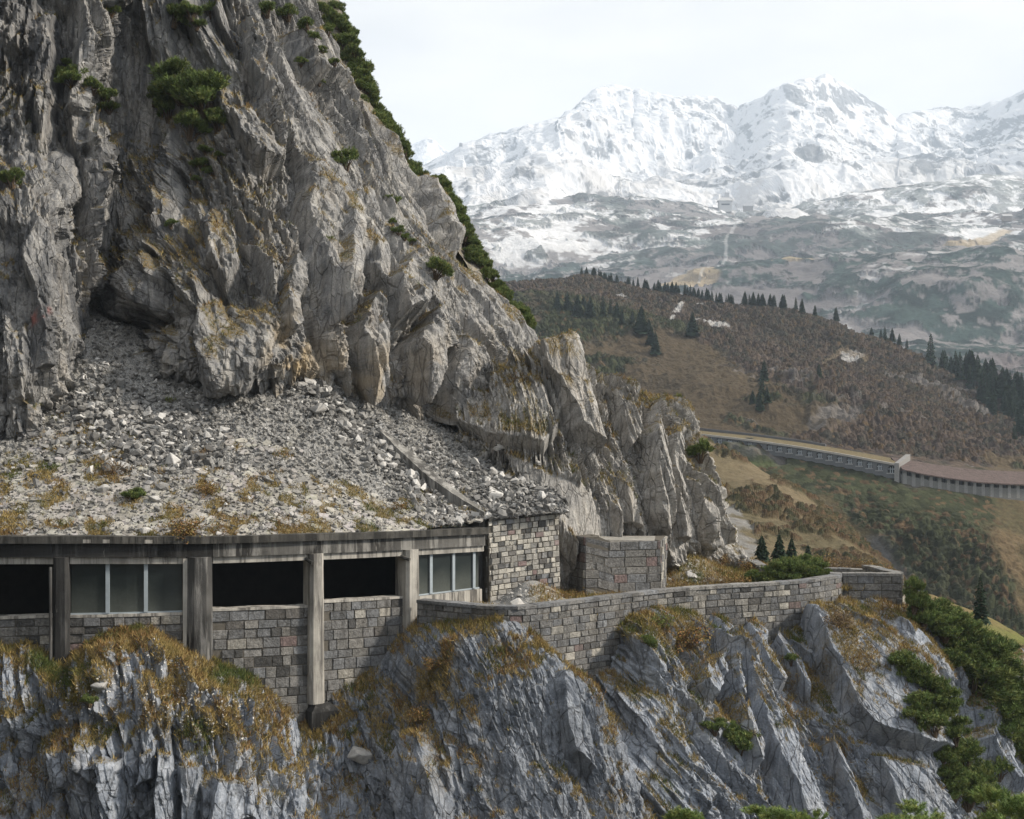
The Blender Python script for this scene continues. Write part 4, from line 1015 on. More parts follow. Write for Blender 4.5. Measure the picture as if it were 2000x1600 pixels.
for a, b, k in bays:
    mb = MB(); strip(mb, GP, GS(a), GS(b), linz, lambda u: eave(u)-1.24, 0.12, -0.35); mb.build("lintel", M['conc_lite'], gal)
def column(a, b, ytop, ybot, mat, wide=0.0, off=0.42, depth=1.0, ch=0.14):
    s0, s1 = GS(a), GS(b); zt = eave((s0+s1)/2)-0.93 if ytop is None else gz((a+b)/2, ytop); zb = gz((a+b)/2, ybot)
    mb = MB(); V = []
    lv = np.linspace(zt, zb, 7)
    for z in lv:
        w = wide*(zt-z)/(zt-zb); f = off+w*0.7
        ring = [(s0-w, off-depth), (s0-w, f-ch), (s0-w+ch, f), (s1+w-ch, f), (s1+w, f-ch), (s1+w, off-depth)]
        V += [GP.at(u, o+random.uniform(-.006, .006), z) for u, o in ring]
    Fc = [(5, 4, 3, 2, 1, 0), tuple(36+i for i in range(6))]
    for r in range(6):
        for q in range(6):
            p = (q+1) % 6; Fc.append((r*6+q, r*6+p, (r+1)*6+p, (r+1)*6+q))
    mb.add(V, Fc); return mb.build("column", mat, gal)
column(-112, -82, None, 1310, M['conc_dark'], 0.05)
column(107, 136, None, 1310, M['conc_dark'], 0.05)
c = column(365, 413, None, 1312, M['conc_mid'], 0.04, 0.5, 1.1, 0.30); c["label"] = "wide column with dark streak"
column(601, 627, None, 1372, M['conc_lite'], 0.04)
column(786, 811, None, 1262, M['conc_lite'], 0.03)
mb = MB()   # column footing on the rock
s0, s1 = GS(596), GS(648); z0, z1 = gz(620, 1372), gz(620, 1440)
for (za, zb_, e0, e1) in ((z0, z0-0.28, 0.0, 0.28), (z0-0.28, z1, 0.28, 0.32)):
    V = [GP.at(s0+0.28-e1, -0.5, zb_), GP.at(s0+0.28-e1, 0.6+e1, zb_), GP.at(s1-0.28+e1, 0.6+e1, zb_), GP.at(s1-0.28+e1, -0.5, zb_),
         GP.at(s0+0.28-e0, -0.5, za), GP.at(s0+0.28-e0, 0.6+e0, za), GP.at(s1-0.28+e0, 0.6+e0, za), GP.at(s1-0.28+e0, -0.5, za)]
    mb.box8(V)
mb.build("footing", M['conc_dark'], gal)
# stone walls under the bays
base = {0: 1330, 1: 1330, 2: 1330, 3: 1460, 4: 1420}
for (a, b, ch_, bw_, pl) in ((-220, -112, .34, .62, .1), (-82, 105, .36, .72, .08), (137, 363, .36, .66, .20), (415, 600, .44, .66, .07), (628, 785, .46, .66, .07)):
    mb = MB(); mo = MB()
    zb = gz((a+b)/2, 1330 if b < 400 else (1460 if b < 610 else 1420))
    stone_wall(mb, mo, GP, GS(a)-0.05, GS(b)+0.05, lambda u: sill(u)-0.02, zb, ch_, bw_, 0.5, pale=pl, soot=0.30 if b < 610 else 0.12, rose=0.02)
    w = mb.build("parapet_wall", M['block'], gal); mo.build("mortar", M['mortar'], w)
    mb = MB(); strip(mb, GP, GS(a), GS(b), lambda u: sill(u)+0.10, lambda u: sill(u)-0.015, 0.07, -0.55, jag=0.02); mb.build("sill", M['conc_lite'], gal)
mb = MB(); strip(mb, GP, GS(812), GS(940), lambda u: sill(u)-0.0, lambda u: sill(u)-0.75, 0.05, -0.5); mb.build("parapet_wall", M['conc_lite'], gal)
# glazing
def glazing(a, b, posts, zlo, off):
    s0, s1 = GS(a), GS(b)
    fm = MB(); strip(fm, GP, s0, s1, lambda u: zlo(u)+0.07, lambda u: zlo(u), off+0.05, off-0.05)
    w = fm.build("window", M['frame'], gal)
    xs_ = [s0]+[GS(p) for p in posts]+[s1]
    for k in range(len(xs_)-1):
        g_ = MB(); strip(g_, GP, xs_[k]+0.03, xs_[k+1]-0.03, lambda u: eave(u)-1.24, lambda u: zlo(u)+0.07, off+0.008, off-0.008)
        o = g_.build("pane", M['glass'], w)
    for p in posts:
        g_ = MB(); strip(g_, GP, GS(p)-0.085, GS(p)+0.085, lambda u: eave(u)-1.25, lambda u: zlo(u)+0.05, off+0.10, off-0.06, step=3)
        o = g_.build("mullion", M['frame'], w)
glazing(137, 359, (210, 285), lambda u: sill(u)+0.10, -0.12)
glazing(812, 938, (843, 887, 927), lambda u: sill(u)+0.02, -0.12)
mb = MB(); strip(mb, GP, GS(357), GS(365), lambda u: eave(u)-1.0, lambda u: gz(361, 1300), 0.22, -0.2, step=3); mb.build("jamb", M['conc_lite'], gal)
mb = MB(); mb.tube([GP.at(GS(103), 0.45, gz(103, 1106)), GP.at(GS(103.5), 0.50, gz(103, 1112)), GP.at(GS(104), 0.50, gz(104, 1290))], 0.07, 8)
mb.build("drain_pipe", M['conc_mid'], gal)
for p in (598, 783):
    mb = MB(); mb.tube([GP.at(GS(p-3), 0.0, gz(p, 1090 if p < 700 else 1085)), GP.at(GS(p+4), 0.55, gz(p, 1098 if p < 700 else 1092))], 0.09, 8); mb.build("drain_spout", M['conc_edge'], gal)
# inside: roadway, back wall, roof slab
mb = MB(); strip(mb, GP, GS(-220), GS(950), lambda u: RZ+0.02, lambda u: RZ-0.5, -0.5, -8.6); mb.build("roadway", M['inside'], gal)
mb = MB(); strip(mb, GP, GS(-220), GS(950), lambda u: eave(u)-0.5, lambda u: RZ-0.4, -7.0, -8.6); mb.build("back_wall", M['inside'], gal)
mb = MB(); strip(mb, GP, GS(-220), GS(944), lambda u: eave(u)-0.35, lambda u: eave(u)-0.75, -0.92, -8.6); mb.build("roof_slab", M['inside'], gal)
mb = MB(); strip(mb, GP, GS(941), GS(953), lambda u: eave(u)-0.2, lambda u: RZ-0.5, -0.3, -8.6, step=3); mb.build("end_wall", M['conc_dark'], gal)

# ------------------------------------------------------------------ masonry end tower, its coping and the kerb that climbs the scree
tw = empty("stone_tower_wall", RW(1020, 66, RZ), "bright stained masonry end wall beside the last glazed bay of the gallery", "wall")
TP = Path([((p-1000)/F*d, d) for p, d in ((953, 65.0), (1000, 65.6), (1050, 66.1), (1091, 66.6))])
tz = lambda py, D=65.8: (HY-py)/F*D
ttop = lambda u: np.interp(u, [0, TP.L], [tz(1016), tz(1005)])
mb = MB(); mo = MB()
stone_wall(mb, mo, TP, 0.0, TP.L, ttop, tz(1205), 0.29, 0.34, 3.0, jit=0.03, batter=0.05, rose=0.03, pale=0.62, soot=0.16, gain=1.35)
tmb = mb; 
side = Path([(TP.p[0][0]-0.05, TP.p[0][1]+3.0), (TP.p[0][0], TP.p[0][1]+0.05)], smooth=False)
stone_wall(mb, mo, side, 0, side.L, lambda u: float(ttop(0)), tz(1205), 0.29, 0.4, 0.2, jit=0.03, rose=0.0, pale=0.02, soot=0.9)
w = mb.build("masonry", M['tower'], tw); o = mo.build("mortar", M['mortar'], w)
mb = MB(); strip(mb, TP, -0.2, TP.L, lambda u: ttop(u)+0.24, lambda u: ttop(u)-0.02, 0.16, -1.2, jag=0.01); mb.build("coping", M['conc_edge'], tw)
kp = [surf(x, y) for x, y in ((744, 856), (775, 882), (810, 912), (850, 948), (890, 982), (930, 1006))]
kp[-1] = np.array(TP.at(0.05, -0.35, float(ttop(0))-0.05)); kp[-2] = (kp[-2]+kp[-1]*0.15)/1.15
kp = cat(np.array(kp)[:, None], 26, 0)[:, 0]
mb = MB(); V = []
for k, p in enumerate(kp):
    t = kp[min(k+1, 25)]-kp[max(k-1, 0)]; n = np.array([t[1], -t[0], 0]); n /= np.linalg.norm(n)
    if n[1] > 0: n = -n
    lift = 0.52+random.uniform(-0.02, 0.02)
    V += [p+n*0.35+np.array([0, 0, -0.7]), p-n*0.40+np.array([0, 0, -0.7]), p-n*0.40+np.array([0, 0, lift+.04]), p+n*0.35+np.array([0, 0, lift])]
Fc = [(4*k+q, 4*k+4+q, 4*k+4+(q+1) % 4, 4*k+(q+1) % 4) for k in range(25) for q in range(4)]+[(3, 2, 1, 0), (100, 101, 102, 103)]
mb.add(V, Fc); 
ko = mb.build("concrete_kerb", M['conc']); tag(ko, "straight concrete kerb climbing the scree from the stone tower wall", "kerb")

# ------------------------------------------------------------------ abutment against the spur
ab = empty("masonry_abutment", RW(1200, 68.8, RZ), "grey coursed block abutment built against the foot of the rock spur", "wall")
AP = Path([((p-1000)/F*d, d) for p, d in ((1110, 69.9), (1127, 68.9), (1144, 67.9), (1146, 67.92), (1200, 68.4), (1290, 69.2))], smooth=False)
AL = Path([((p-1000)/F*d, d) for p, d in ((1110, 69.9), (1144, 67.9))], smooth=False)
AR = Path([((p-1000)/F*d, d) for p, d in ((1290, 69.2), (1301, 72.5))], smooth=False)
az_ = lambda py, D=68.5: (HY-py)/F*D
mb = MB(); mo = MB()
stone_wall(mb, mo, AP, 0, AP.L, lambda u: az_(1047) if u < 3.0 else az_(1058), az_(1180), 0.46, 0.95, 1.2, pale=0.02, soot=0.03, rose=0.06, jit=0.012, batter=0.04, brk=(AL.L,))
stone_wall(mb, mo, AR, 0, AR.L, az_(1058), az_(1180), 0.46, 0.8, 0.6, pale=0.4, soot=0.0, rose=0.03, jit=0.02)
w = mb.build("masonry", M['block'], ab); o = mo.build("mortar", M['mortar'], w)
mb = MB(); V = [AL.at(AL.L, -0.02, az_(1050)), AP.at(AP.L, -0.02, az_(1058)), AR.at(AR.L, -0.3, az_(1058)), AL.at(0, -0.02, az_(1050))]
mb.box8([(x, y, z-0.6) for x, y, z in V]+[(x, y, z-0.03) for x, y, z in V]); mb.build("rubble_fill", M['scree'], ab)

# ------------------------------------------------------------------ road parapet, bastion and far parapet
PZ = -8.36
rw = empty("retaining_wall", RW(1300, 64.5, RZ), "long curved stone parapet and retaining wall along the abandoned road ledge", "wall")
PP = Path([((p-1000)/F*d, d) for p, d in par]+[((1641-1000)/F*72.6, 72.6)])
pt = lambda u: float(np.interp(1000+PP.at(u, 0, 0)[0]/PP.at(u, 0, 0)[1]*F, [815, 1000, 1300, 1640], [PZ+0.02, PZ, PZ-0.02, PZ-0.05]))
pb_px = [(815, 1215), (900, 1240), (980, 1215), (1040, 1270), (1100, 1345), (1180, 1345), (1230, 1260), (1330, 1235), (1400, 1250), (1500, 1255), (1560, 1240), (1645, 1190)]
pbx = [PP.at_px(a) for a, b in pb_px]; pbz = [(HY-b)/F*PP.at(PP.at_px(a), 0, 0)[1]-0.3 for a, b in pb_px]
mb = MB(); mo = MB()
stone_wall(mb, mo, PP, 0, PP.L, lambda u: pt(u)-0.16, lambda u: float(np.interp(u, pbx, pbz)), 0.33, 0.62, 0.55, pale=0.10, soot=0.06, rose=0.035, batter=0.03)
w = mb.build("masonry", M['block'], rw); o = mo.build("mortar", M['mortar'], w)
mb = MB(); u = 0.0
while u < PP.L-0.05:
    l = random.uniform(0.7, 1.1); b = min(u+l, PP.L)
    kk = random.uniform(0.95, 1.3); c = [v*kk for v in random.choice(STONE)]
    V = [PP.at(a, o_, z) for z in (pt(u)-0.155, pt(u)+random.uniform(-.015, .015)) for a, o_ in ((u+.01, 0.09), (u+.01, -0.6), (b-.01, -0.6), (b-.01, 0.09))]
    mb.box8([V[i] for i in (0, 3, 2, 1, 4, 7, 6, 5)], c); u = b
mb.build("coping", M['block'], rw)
def low_wall(name, label, pts, zt, zb, inner=True, ch=.33, bw=.66):
    root = empty(name, (*pts[len(pts)//2][:2], zb), label, "wall")
    P_ = Path(pts, smooth=False); mb = MB(); mo = MB()
    stone_wall(mb, mo, P_, 0, P_.L, zt-0.16, zb, ch, bw, 0.5, pale=0.10, soot=0.06, rose=0.03)
    rev = Path([P_.at(P_.L, -0.5, 0)[:2], P_.at(P_.L/2, -0.5, 0)[:2], P_.at(0, -0.5, 0)[:2]], smooth=False) if len(pts) == 2 else None
    if rev is not None: stone_wall(mb, mo, rev, 0, rev.L, zt-0.16, zb, ch, bw, 0.1)
    w = mb.build("masonry", M['block'], root); o = mo.build("mortar", M['mortar'], w)
    cb = MB(); u = 0.0
    while u < P_.L-0.05:
        b = min(u+random.uniform(0.7, 1.1), P_.L)
        V = [P_.at(a, o_, z) for z in (zt-0.155, zt+random.uniform(-.015, .015)) for a, o_ in ((u+.01, 0.08), (u+.01, -0.58), (b-.01, -0.58), (b-.01, 0.08))]
        cb.box8([V[i] for i in (0, 3, 2, 1, 4, 7, 6, 5)], [v*1.12 for v in random.choice(STONE)]); u = b
    cb.build("coping", M['block'], root)
X = lambda p, d: ((p-1000)/F*d, d)
low_wall("bastion_wall", "square stone bastion wall at the outer bend of the road ledge", [X(1646, 71.9), X(1762, 71.7)], PZ-0.03, -11.2, ch=.42, bw=.85)
low_wall("bastion_return_wall", "short parapet running back from the corner of the stone bastion", [X(1763, 72.2), X(1700, 76.4)], PZ-0.02, -10.2)
low_wall("far_parapet", "low stone parapet on the far side of the road bend below small spruces", [X(1482, 78.9), X(1560, 78.3), X(1640, 77.6), X(1697, 76.8)], PZ-0.4, -10.4)
low_wall("far_parapet_end", "slanting end of the far parapet beside dry brush under the spur", [X(1462, 82.5), X(1480, 79.3)], PZ-0.35, -10.4)

# ------------------------------------------------------------------ far galleries across the valley
fpx = [(1290, 355), (1340, 351), (1430, 344), (1550, 333), (1650, 325), (1757, 317)]
FP = Path([X(a, d) for a, d in fpx]); FS = FP.at_px
def fzl(tab, P_): 
    xs_ = [P_.at_px(a) for a, b in tab]; zs_ = [(HY-b)/F*P_.at(P_.at_px(a), 0, 0)[1] for a, b in tab]
    return lambda u: float(np.interp(u, xs_, zs_))
ft = fzl([(1290, 838), (1330, 843), (1430, 854), (1550, 870), (1650, 887), (1757, 907)], FP)
fb = fzl([(1290, 857), (1340, 861), (1430, 871), (1550, 889), (1650, 907), (1757, 931)], FP)
fg = empty("arcaded_gallery", FP.at(FS(1550), 0, fb(FS(1550))), "far avalanche gallery of grey stone with a row of arched windows", "gallery")
wall = MB(); roofm = MB(); copm = MB()
wc = (0.125, 0.132, 0.14)
wpx = [1338+39.0*k for k in range(-1, 11)]
edges = np.linspace(FS(1296), FP.L, 13)
edges = [FS(1297+19.55*k) for k in range(0, 23)]+[FP.L]
for k in range(len(edges)-1):
    a, b = edges[k], edges[k+1]; c0 = (a+b)/2; hw = (b-a)*0.29
    ml_ = (ft(c0)-fb(c0)); zs = fb(c0)+ml_*0.17; zsp = fb(c0)+ml_*0.48; rise = ml_*0.27
    pts = [(c0-hw, zs), (c0-hw, zsp)]+[(c0-hw*math.cos(t), zsp+rise*math.sin(t)) for t in np.linspace(0, math.pi, 11)[1:-1]]+[(c0+hw, zsp), (c0+hw, zs)]
    V = [FP.at(a, 0, fb(a)-0.9), FP.at(c0-hw, 0, fb(c0)-0.9), FP.at(c0-hw, 0, ft(c0-hw)-0.5), FP.at(a, 0, ft(a)-0.4)]; wall.add(V, [(0, 1, 2, 3)], wc)
    V = [FP.at(c0+hw, 0, fb(c0)-0.9), FP.at(b, 0, fb(b)-0.9), FP.at(b, 0, ft(b)-0.5), FP.at(c0+hw, 0, ft(c0+hw)-0.5)]; wall.add(V, [(0, 1, 2, 3)], wc)
    wall.add([FP.at(c0-hw, 0, fb(c0)-0.9), FP.at(c0+hw, 0, fb(c0)-0.9), FP.at(c0+hw, 0, zs), FP.at(c0-hw, 0, zs)], [(0, 1, 2, 3)], wc)
    for p, q in zip(pts[1:-2], pts[2:-1]):
        wall.add([FP.at(p[0], 0, p[1]), FP.at(q[0], 0, q[1]), FP.at(q[0], 0, ft(q[0])-0.5), FP.at(p[0], 0, ft(p[0])-0.5)], [(0, 1, 2, 3)], wc)
    for p, q in zip(pts, pts[1:]+pts[:1]):
        wall.add([FP.at(p[0], 0, p[1]), FP.at(q[0], 0, q[1]), FP.at(q[0], -0.8, q[1]), FP.at(p[0], -0.8, p[1])], [(0, 1, 2, 3)], (0.16, 0.165, 0.17))
    wm = MB(); wm.add([FP.at(p[0], -0.7, p[1]) for p in pts], [tuple(range(len(pts)))], (0.02, 0.024, 0.028)); wo_ = wm.build("window", M['farglass'], fg)
    bm = MB()
    for x in (-0.5, 0.0, 0.5):
        bm.box8([FP.at(c0+x*hw-0.09+dx, o_, z) for z in (zs, zsp+rise*0.8*(1-0.3*abs(x))) for dx, o_ in ((0, -0.45), (0.18, -0.45), (0.18, -0.6), (0, -0.6))], (0.4, 0.44, 0.48))
    bm.box8([FP.at(c0+dx, o_, z) for z in (zsp-0.1, zsp+0.1) for dx, o_ in ((-hw, -0.44), (hw, -0.44), (hw, -0.61), (-hw, -0.61))], (0.4, 0.44, 0.48))
    o = bm.build("bars", M['paintmetal'], wo_)
    sm = MB(); sm.box8([FP.at(c0+dx, o_, z) for z in (zs-0.3, zs-0.02) for dx, o_ in ((-hw-.2, 0.15), (hw+.2, 0.15), (hw+.2, -0.3), (-hw-.2, -0.3))], (0.3, 0.3, 0.3))
    o = sm.build("sill", M['stone'], wo_)
wall.build("stone_wall", M['stone'], fg)
strip(copm, FP, FS(1290), FP.L, ft, lambda u: ft(u)-0.55, 0.3, -0.6, (0.34, 0.32, 0.29), 4); copm.build("coping", M['stone'], fg)
V = []; n = 26
for u in np.linspace(FS(1290), FP.L, n): V += [FP.at(u, -0.6, ft(u)-0.06), FP.at(u, -8.5, ft(u)+0.55), FP.at(u, -8.5, fb(u)-4)]
roofm.add(V, [(3*k+a, 3*k+3+a, 3*k+4+a, 3*k+1+a) for k in range(n-1) for a in (0, 1)], (0.175, 0.145, 0.085)); roofm.build("grassy_roof", M['near_hill'], fg)
# retaining wall behind its roof
bw_ = MB(); BP = Path([FP.at(u, -8.4, 0)[:2] for u in np.linspace(FS(1290), FS(1590), 12)])
strip(bw_, BP, 0, BP.L, lambda u: ft(u)+1.3, lambda u: ft(u)-2, 0.0, -0.8, (0.11, 0.11, 0.115), 5); bw_.build("upper_wall", M['stone'], fg)
gm_ = MB(); u = FP.L
gm_.box8([FP.at(u+dx, o_, z) for zq in (0, 1) for dx, o_, z in ((-1.2, 0.5, (fb(u)-4, ft(u)+0.3)[zq]), (0.2, 0.5, (fb(u)-4, ft(u)+0.3)[zq]), (0.2, -9.5, (fb(u)-2, ft(u)+2.4)[zq]), (-1.2, -9.5, (fb(u)-2, ft(u)+2.4)[zq]))], (0.24, 0.235, 0.23))
gm_.build("gable_wall", M['stone'], fg)
SPth = Path([X(a, d) for a, d in ((1761, 316.5), (1800, 316.6), (1850, 317), (1900, 317.5), (1960, 318.5), (2030, 320.5), (2120, 323))]); SS = SPth.at_px
stp = fzl([(1760, 917), (1800, 926), (1850, 934), (1910, 942), (1960, 945), (2030, 948), (2120, 951)], SPth)
srg = fzl([(1760, 899), (1800, 905), (1850, 913), (1910, 921), (1960, 925), (2030, 928), (2120, 931)], SPth)
sbt = fzl([(1760, 931), (1800, 939), (1850, 948), (1910, 955), (1960, 957), (2030, 960), (2120, 963)], SPth)
fs_ = empty("roofed_gallery", SPth.at(SS(1900), 0, sbt(SS(1900))), "far avalanche shed with a long brown sloping roof and square dark windows", "gallery")
mb = MB(); V = []; n = 30
for u in np.linspace(0, SPth.L, n): V += [SPth.at(u, 0.9, stp(u)-0.25), SPth.at(u, 0.9, stp(u)+0.1), SPth.at(u, -8.5, srg(u)+0.6), SPth.at(u, -8.5, srg(u)-4)]
mb.add(V, [(4*k+a, 4*k+4+a, 4*k+5+a, 4*k+1+a) for k in range(n-1) for a in (0, 1, 2)]+[(0, 1, 2, 3)], (0.135, 0.105, 0.098)); mb.build("roof", M['near_hill'], fs_)
mb = MB(); strip(mb, SPth, 0, SPth.L, stp, lambda u: sbt(u)-3, -1.1, -1.6, (0.02, 0.022, 0.025), 4); mb.build("dark_opening", M['farglass'], fs_)
mb = MB(); strip(mb, SPth, 0, SPth.L, lambda u: sbt(u)+(stp(u)-sbt(u))*0.30, lambda u: sbt(u)-3, 0.05, -0.9, (0.17, 0.17, 0.165), 4); mb.build("plinth", M['stone'], fs_)
px_ = 1764
while px_ < 2110:
    u = SS(px_); pm = MB()
    pm.box8([SPth.at(u+dx, o_, z) for zq in (0, 1) for dx, o_ in ((0, 0.1), (0.9, 0.1), (0.9, -0.8), (0, -0.8)) for z in ((sbt(u)-2, stp(u)-0.1)[zq],)], (0.24, 0.24, 0.235)); pm.build("pier", M['stone'], fs_)
    for q in (5.5, 9.5):
        u = SS(px_+q); pm = MB(); pm.box8([SPth.at(u+dx, o_, z) for zq in (0, 1) for dx, o_ in ((0, -0.2), (0.2, -0.2), (0.2, -0.6), (0, -0.6)) for z in ((sbt(u)-1, stp(u)-0.1)[zq],)], (0.05, 0.05, 0.05)); pm.build("post", M['stone'], fs_)
    px_ += 17

# ------------------------------------------------------------------ plants
def merge(chunks):
    """chunks: list of (V (n,k,3), colour (n,3)) polygons with k corners"""
    by = {}
    for V, c in chunks: by.setdefault(V.shape[1], []).append((V, c))
    VV = []; FF = []; CC = []; n = 0
    for k, L in by.items():
        V = np.concatenate([a for a, b in L]); c = np.concatenate([b for a, b in L])
        FF.append(np.arange(len(V)*k).reshape(-1, k)+n); VV.append(V.reshape(-1, 3)); CC.append(np.repeat(c, k, 0)); n += len(V)*k
    return np.concatenate(VV), FF, np.concatenate(CC)
def rand_dirs(n, r):
    v = r.normal(size=(n, 3)); return v/np.linalg.norm(v, axis=1, keepdims=True)
def needles(base, axis, length, n, L, w, spread, r, col):
    """tufted pine shoot: needles all along an axis"""
    m = len(base)
    t = r.random((m, n))**0.75
    P = base[:, None]+axis[:, None]*(length[:, None]*t)[..., None]
    d = rand_dirs(m*n, r).reshape(m, n, 3)
    d = d-np.sum(d*axis[:, None], -1, keepdims=True)*axis[:, None]
    d /= np.linalg.norm(d, axis=-1, keepdims=True)+1e-9
    d = d*spread+axis[:, None]*(1-spread*0.45)*(0.55+0.9*t[..., None]); d /= np.linalg.norm(d, axis=-1, keepdims=True)
    s = np.cross(d, rand_dirs(m*n, r).reshape(m, n, 3)); s /= np.linalg.norm(s, axis=-1, keepdims=True)+1e-9
    l = L*(0.7+0.6*r.random((m, n, 1)))
    V = np.stack([P-s*w/2, P+s*w/2, P+d*l], -2).reshape(-1, 3, 3)
    c = np.repeat(col, n, 0)*(0.75+0.5*r.random((m*n, 1)))
    return V, c
GREENS = np.array([[0.115, 0.165, 0.050], [0.145, 0.19, 0.058], [0.095, 0.14, 0.046], [0.18, 0.205, 0.065]])
def pine_bush(seed, heads=13, shoots=26, nn=24, flat_=0.75, L=0.17, w=0.034, bright=1.0, slen=0.26):
    """unit bush about 2 m across; returns the foliage mesh and the stem mesh"""
    r = np.random.default_rng(seed)
    H = []; stem = MB()
    for k in range(heads):
        a = 2*math.pi*(k+r.random()*0.8)/heads; rr = 0.75*math.sqrt(r.random()); z = (0.02+0.98*r.random())*flat_*(1.25-rr*0.6)
        h = np.array([rr*math.cos(a), rr*math.sin(a), z]); H.append(h)
        stem.tube([np.array([0.1*math.cos(a), 0.1*math.sin(a), -0.35]), h*np.array([.55, .55, .35]), h*np.array([1, 1, .9])], [0.06, 0.04, 0.015], 5, (0.10, 0.075, 0.055))
    H = np.array(H); base = []; ax = []
    for h in H:
        R0 = 0.26+0.20*r.random(); d = rand_dirs(shoots, r); d[:, 2] = np.abs(d[:, 2])*0.9+d[:, 2]*0.1
        p = h+d*R0*(0.35+0.65*r.random((shoots, 1)))*np.array([1, 1, 0.75])
        a = d*0.55+np.array([0, 0, 0.85])+(h*np.array([1, 1, 0]))*0.5; a /= np.linalg.norm(a, axis=1, keepdims=True)
        base.append(p); ax.append(a)
    base = np.concatenate(base); ax = np.concatenate(ax); m = len(base)
    col = GREENS[r.integers(0, 4, m)]*(0.7+0.6*r.random((m, 1)))*bright
    V, c = needles(base, ax, slen*(0.7+0.6*r.random(m)), nn, L, w, 0.75, r, col)
    v, f, cc = merge([(V, c)])
    return mesh_np("foliage", v, f, {'col': cc}), stem.mesh("stem")
BUSH = [pine_bush(s) for s in (1, 2, 3, 4)]
BUSHD = [pine_bush(s, 24, 34, 26, 1.1) for s in (11, 12)]
BUSHN = [pine_bush(s, 12, 26, 60, 0.95, 0.15, 0.017, 1.35, 0.30) for s in (21, 22)]
SHRUBM = {}
def twig_bush(seed, leaf, n=900, tw=26):
    r = np.random.default_rng(seed); stem = MB(); pts = []
    for k in range(tw):
        d = rand_dirs(1, r)[0]; d[2] = abs(d[2])*0.9+0.25; d /= np.linalg.norm(d); e = d*(0.6+0.5*r.random())*np.array([1, 1, .8])
        m = e*0.5+r.normal(size=3)*0.07
        stem.tube([np.zeros(3)-np.array([0, 0, .2]), m, e], [0.02, 0.013, 0.005], 4, (0.16, 0.115, 0.075))
        for q in range(4):
            e2 = m+(e-m)*r.random()+r.normal(size=3)*0.16; stem.tube([m+(e-m)*0.3*r.random(), e2], [0.010, 0.004], 3, (0.17, 0.125, 0.085)); pts.append(e2)
        pts.append(e)
    pts = np.array(pts); p = pts[r.integers(0, len(pts), n)]+r.normal(size=(n, 3))*0.07
    s = rand_dirs(n, r)*0.045; t = np.cross(s, rand_dirs(n, r)); t /= np.linalg.norm(t, axis=1, keepdims=True); t *= 0.03
    V = np.stack([p-s, p+t, p+s, p-t], 1); c = np.array(leaf)[r.integers(0, len(leaf), n)]*(0.7+0.6*r.random((n, 1)))
    v, f, cc = merge([(V, c)])
    return mesh_np("foliage", v, f, {'col': cc}), stem.mesh("stem")
GOLD = [(0.26, 0.17, 0.05), (0.19, 0.13, 0.045), (0.14, 0.12, 0.04), (0.24, 0.12, 0.05)]
DRY = [(0.20, 0.15, 0.08), (0.16, 0.12, 0.07), (0.22, 0.14, 0.06)]
LIME = [(0.12, 0.17, 0.035), (0.09, 0.13, 0.03), (0.16, 0.18, 0.045)]
TW_GOLD = [twig_bush(31, GOLD), twig_bush(32, GOLD)]; TW_DRY = [twig_bush(33, DRY, 350, 34), twig_bush(34, DRY, 300, 30)]; TW_LIME = [twig_bush(35, LIME), twig_bush(36, LIME)]
for lst in (BUSH, BUSHD, BUSHN, TW_GOLD, TW_DRY, TW_LIME):
    for f_, s_ in lst: f_.materials.append(M['leaf']); s_.materials.append(M['bark'])
def spruce(seed, layers=21, n=15, slim=0.30, snow=0.0):
    """unit spruce 1 m high"""
    r = np.random.default_rng(seed); ch = []
    for k in range(layers):
        t = k/(layers-1); z0 = 0.05+0.90*t; rad = slim*(1-t)**0.85*(0.85+0.3*r.random())+0.012; m = max(5, int(n*(1-0.5*t)))
        a = r.random()*6.28+np.arange(m)*6.283/m+r.normal(size=m)*0.18; R_ = rad*(0.65+0.5*r.random(m)); dz = -0.30*R_-0.02*r.random(m)
        d = np.stack([np.cos(a), np.sin(a), np.zeros(m)], 1); s = np.stack([-np.sin(a), np.cos(a), np.zeros(m)], 1)
        b = np.array([0, 0, z0])+0*d; tip = b+d*R_[:, None]+np.stack([0*a, 0*a, dz], 1); w = (R_*0.42)[:, None]
        md = b+(tip-b)*0.55+np.array([0, 0, 0.02]); 
        c = np.array([[0.030, 0.052, 0.032]])*(0.6+0.9*r.random((m, 1)))
        ch.append((np.stack([b, md-s*w, tip, md+s*w], 1), c))
        for q in range(3):
            o = 0.35+0.6*r.random(m)[:, None]; p = b+(tip-b)*o; e = p+s*w*(r.choice([-1, 1], m)[:, None])*1.15+np.array([0, 0, -0.035])*(0.5+r.random((m, 1)))+d*0.02
            ch.append((np.stack([p-d*0.02, p+d*0.02, e], 1), c*0.9))
    ch.append((np.array([[[-.012, 0, .9], [.012, 0, .9], [0, 0, 1.03]], [[0, -.012, .9], [0, .012, .9], [0, 0, 1.03]]]), np.array([[0.02, 0.035, 0.02]]*2)))
    v, f, cc = merge(ch); tr = MB(); tr.tube([(0, 0, -0.12), (0, 0, 0.5), (0, 0, 0.93)], [0.022, 0.014, 0.003], 6, (0.08, 0.06, 0.05))
    a = mesh_np("crown", v, f, {'col': cc}); b = tr.mesh("trunk"); a.materials.append(M['leaf']); b.materials.append(M['bark']); return a, b
SPR = [spruce(41), spruce(42, 17, 12, 0.22), spruce(43, 24, 17, 0.33)]
def plant(name, meshes, parts, loc, size, label, cat_, group=None, lean=0.0, rot=None, zs=1.0):
    o = empty(name, loc, label, cat_, group)
    o.scale = (size, size, size*zs); o.rotation_euler = (lean*random.uniform(-1, 1), lean*random.uniform(-1, 1), random.random()*6.28 if rot is None else rot)
    for me, p in zip(meshes, parts):
        c = bpy.data.objects.new(p, me); C.objects.link(c); c.parent = o
    return o
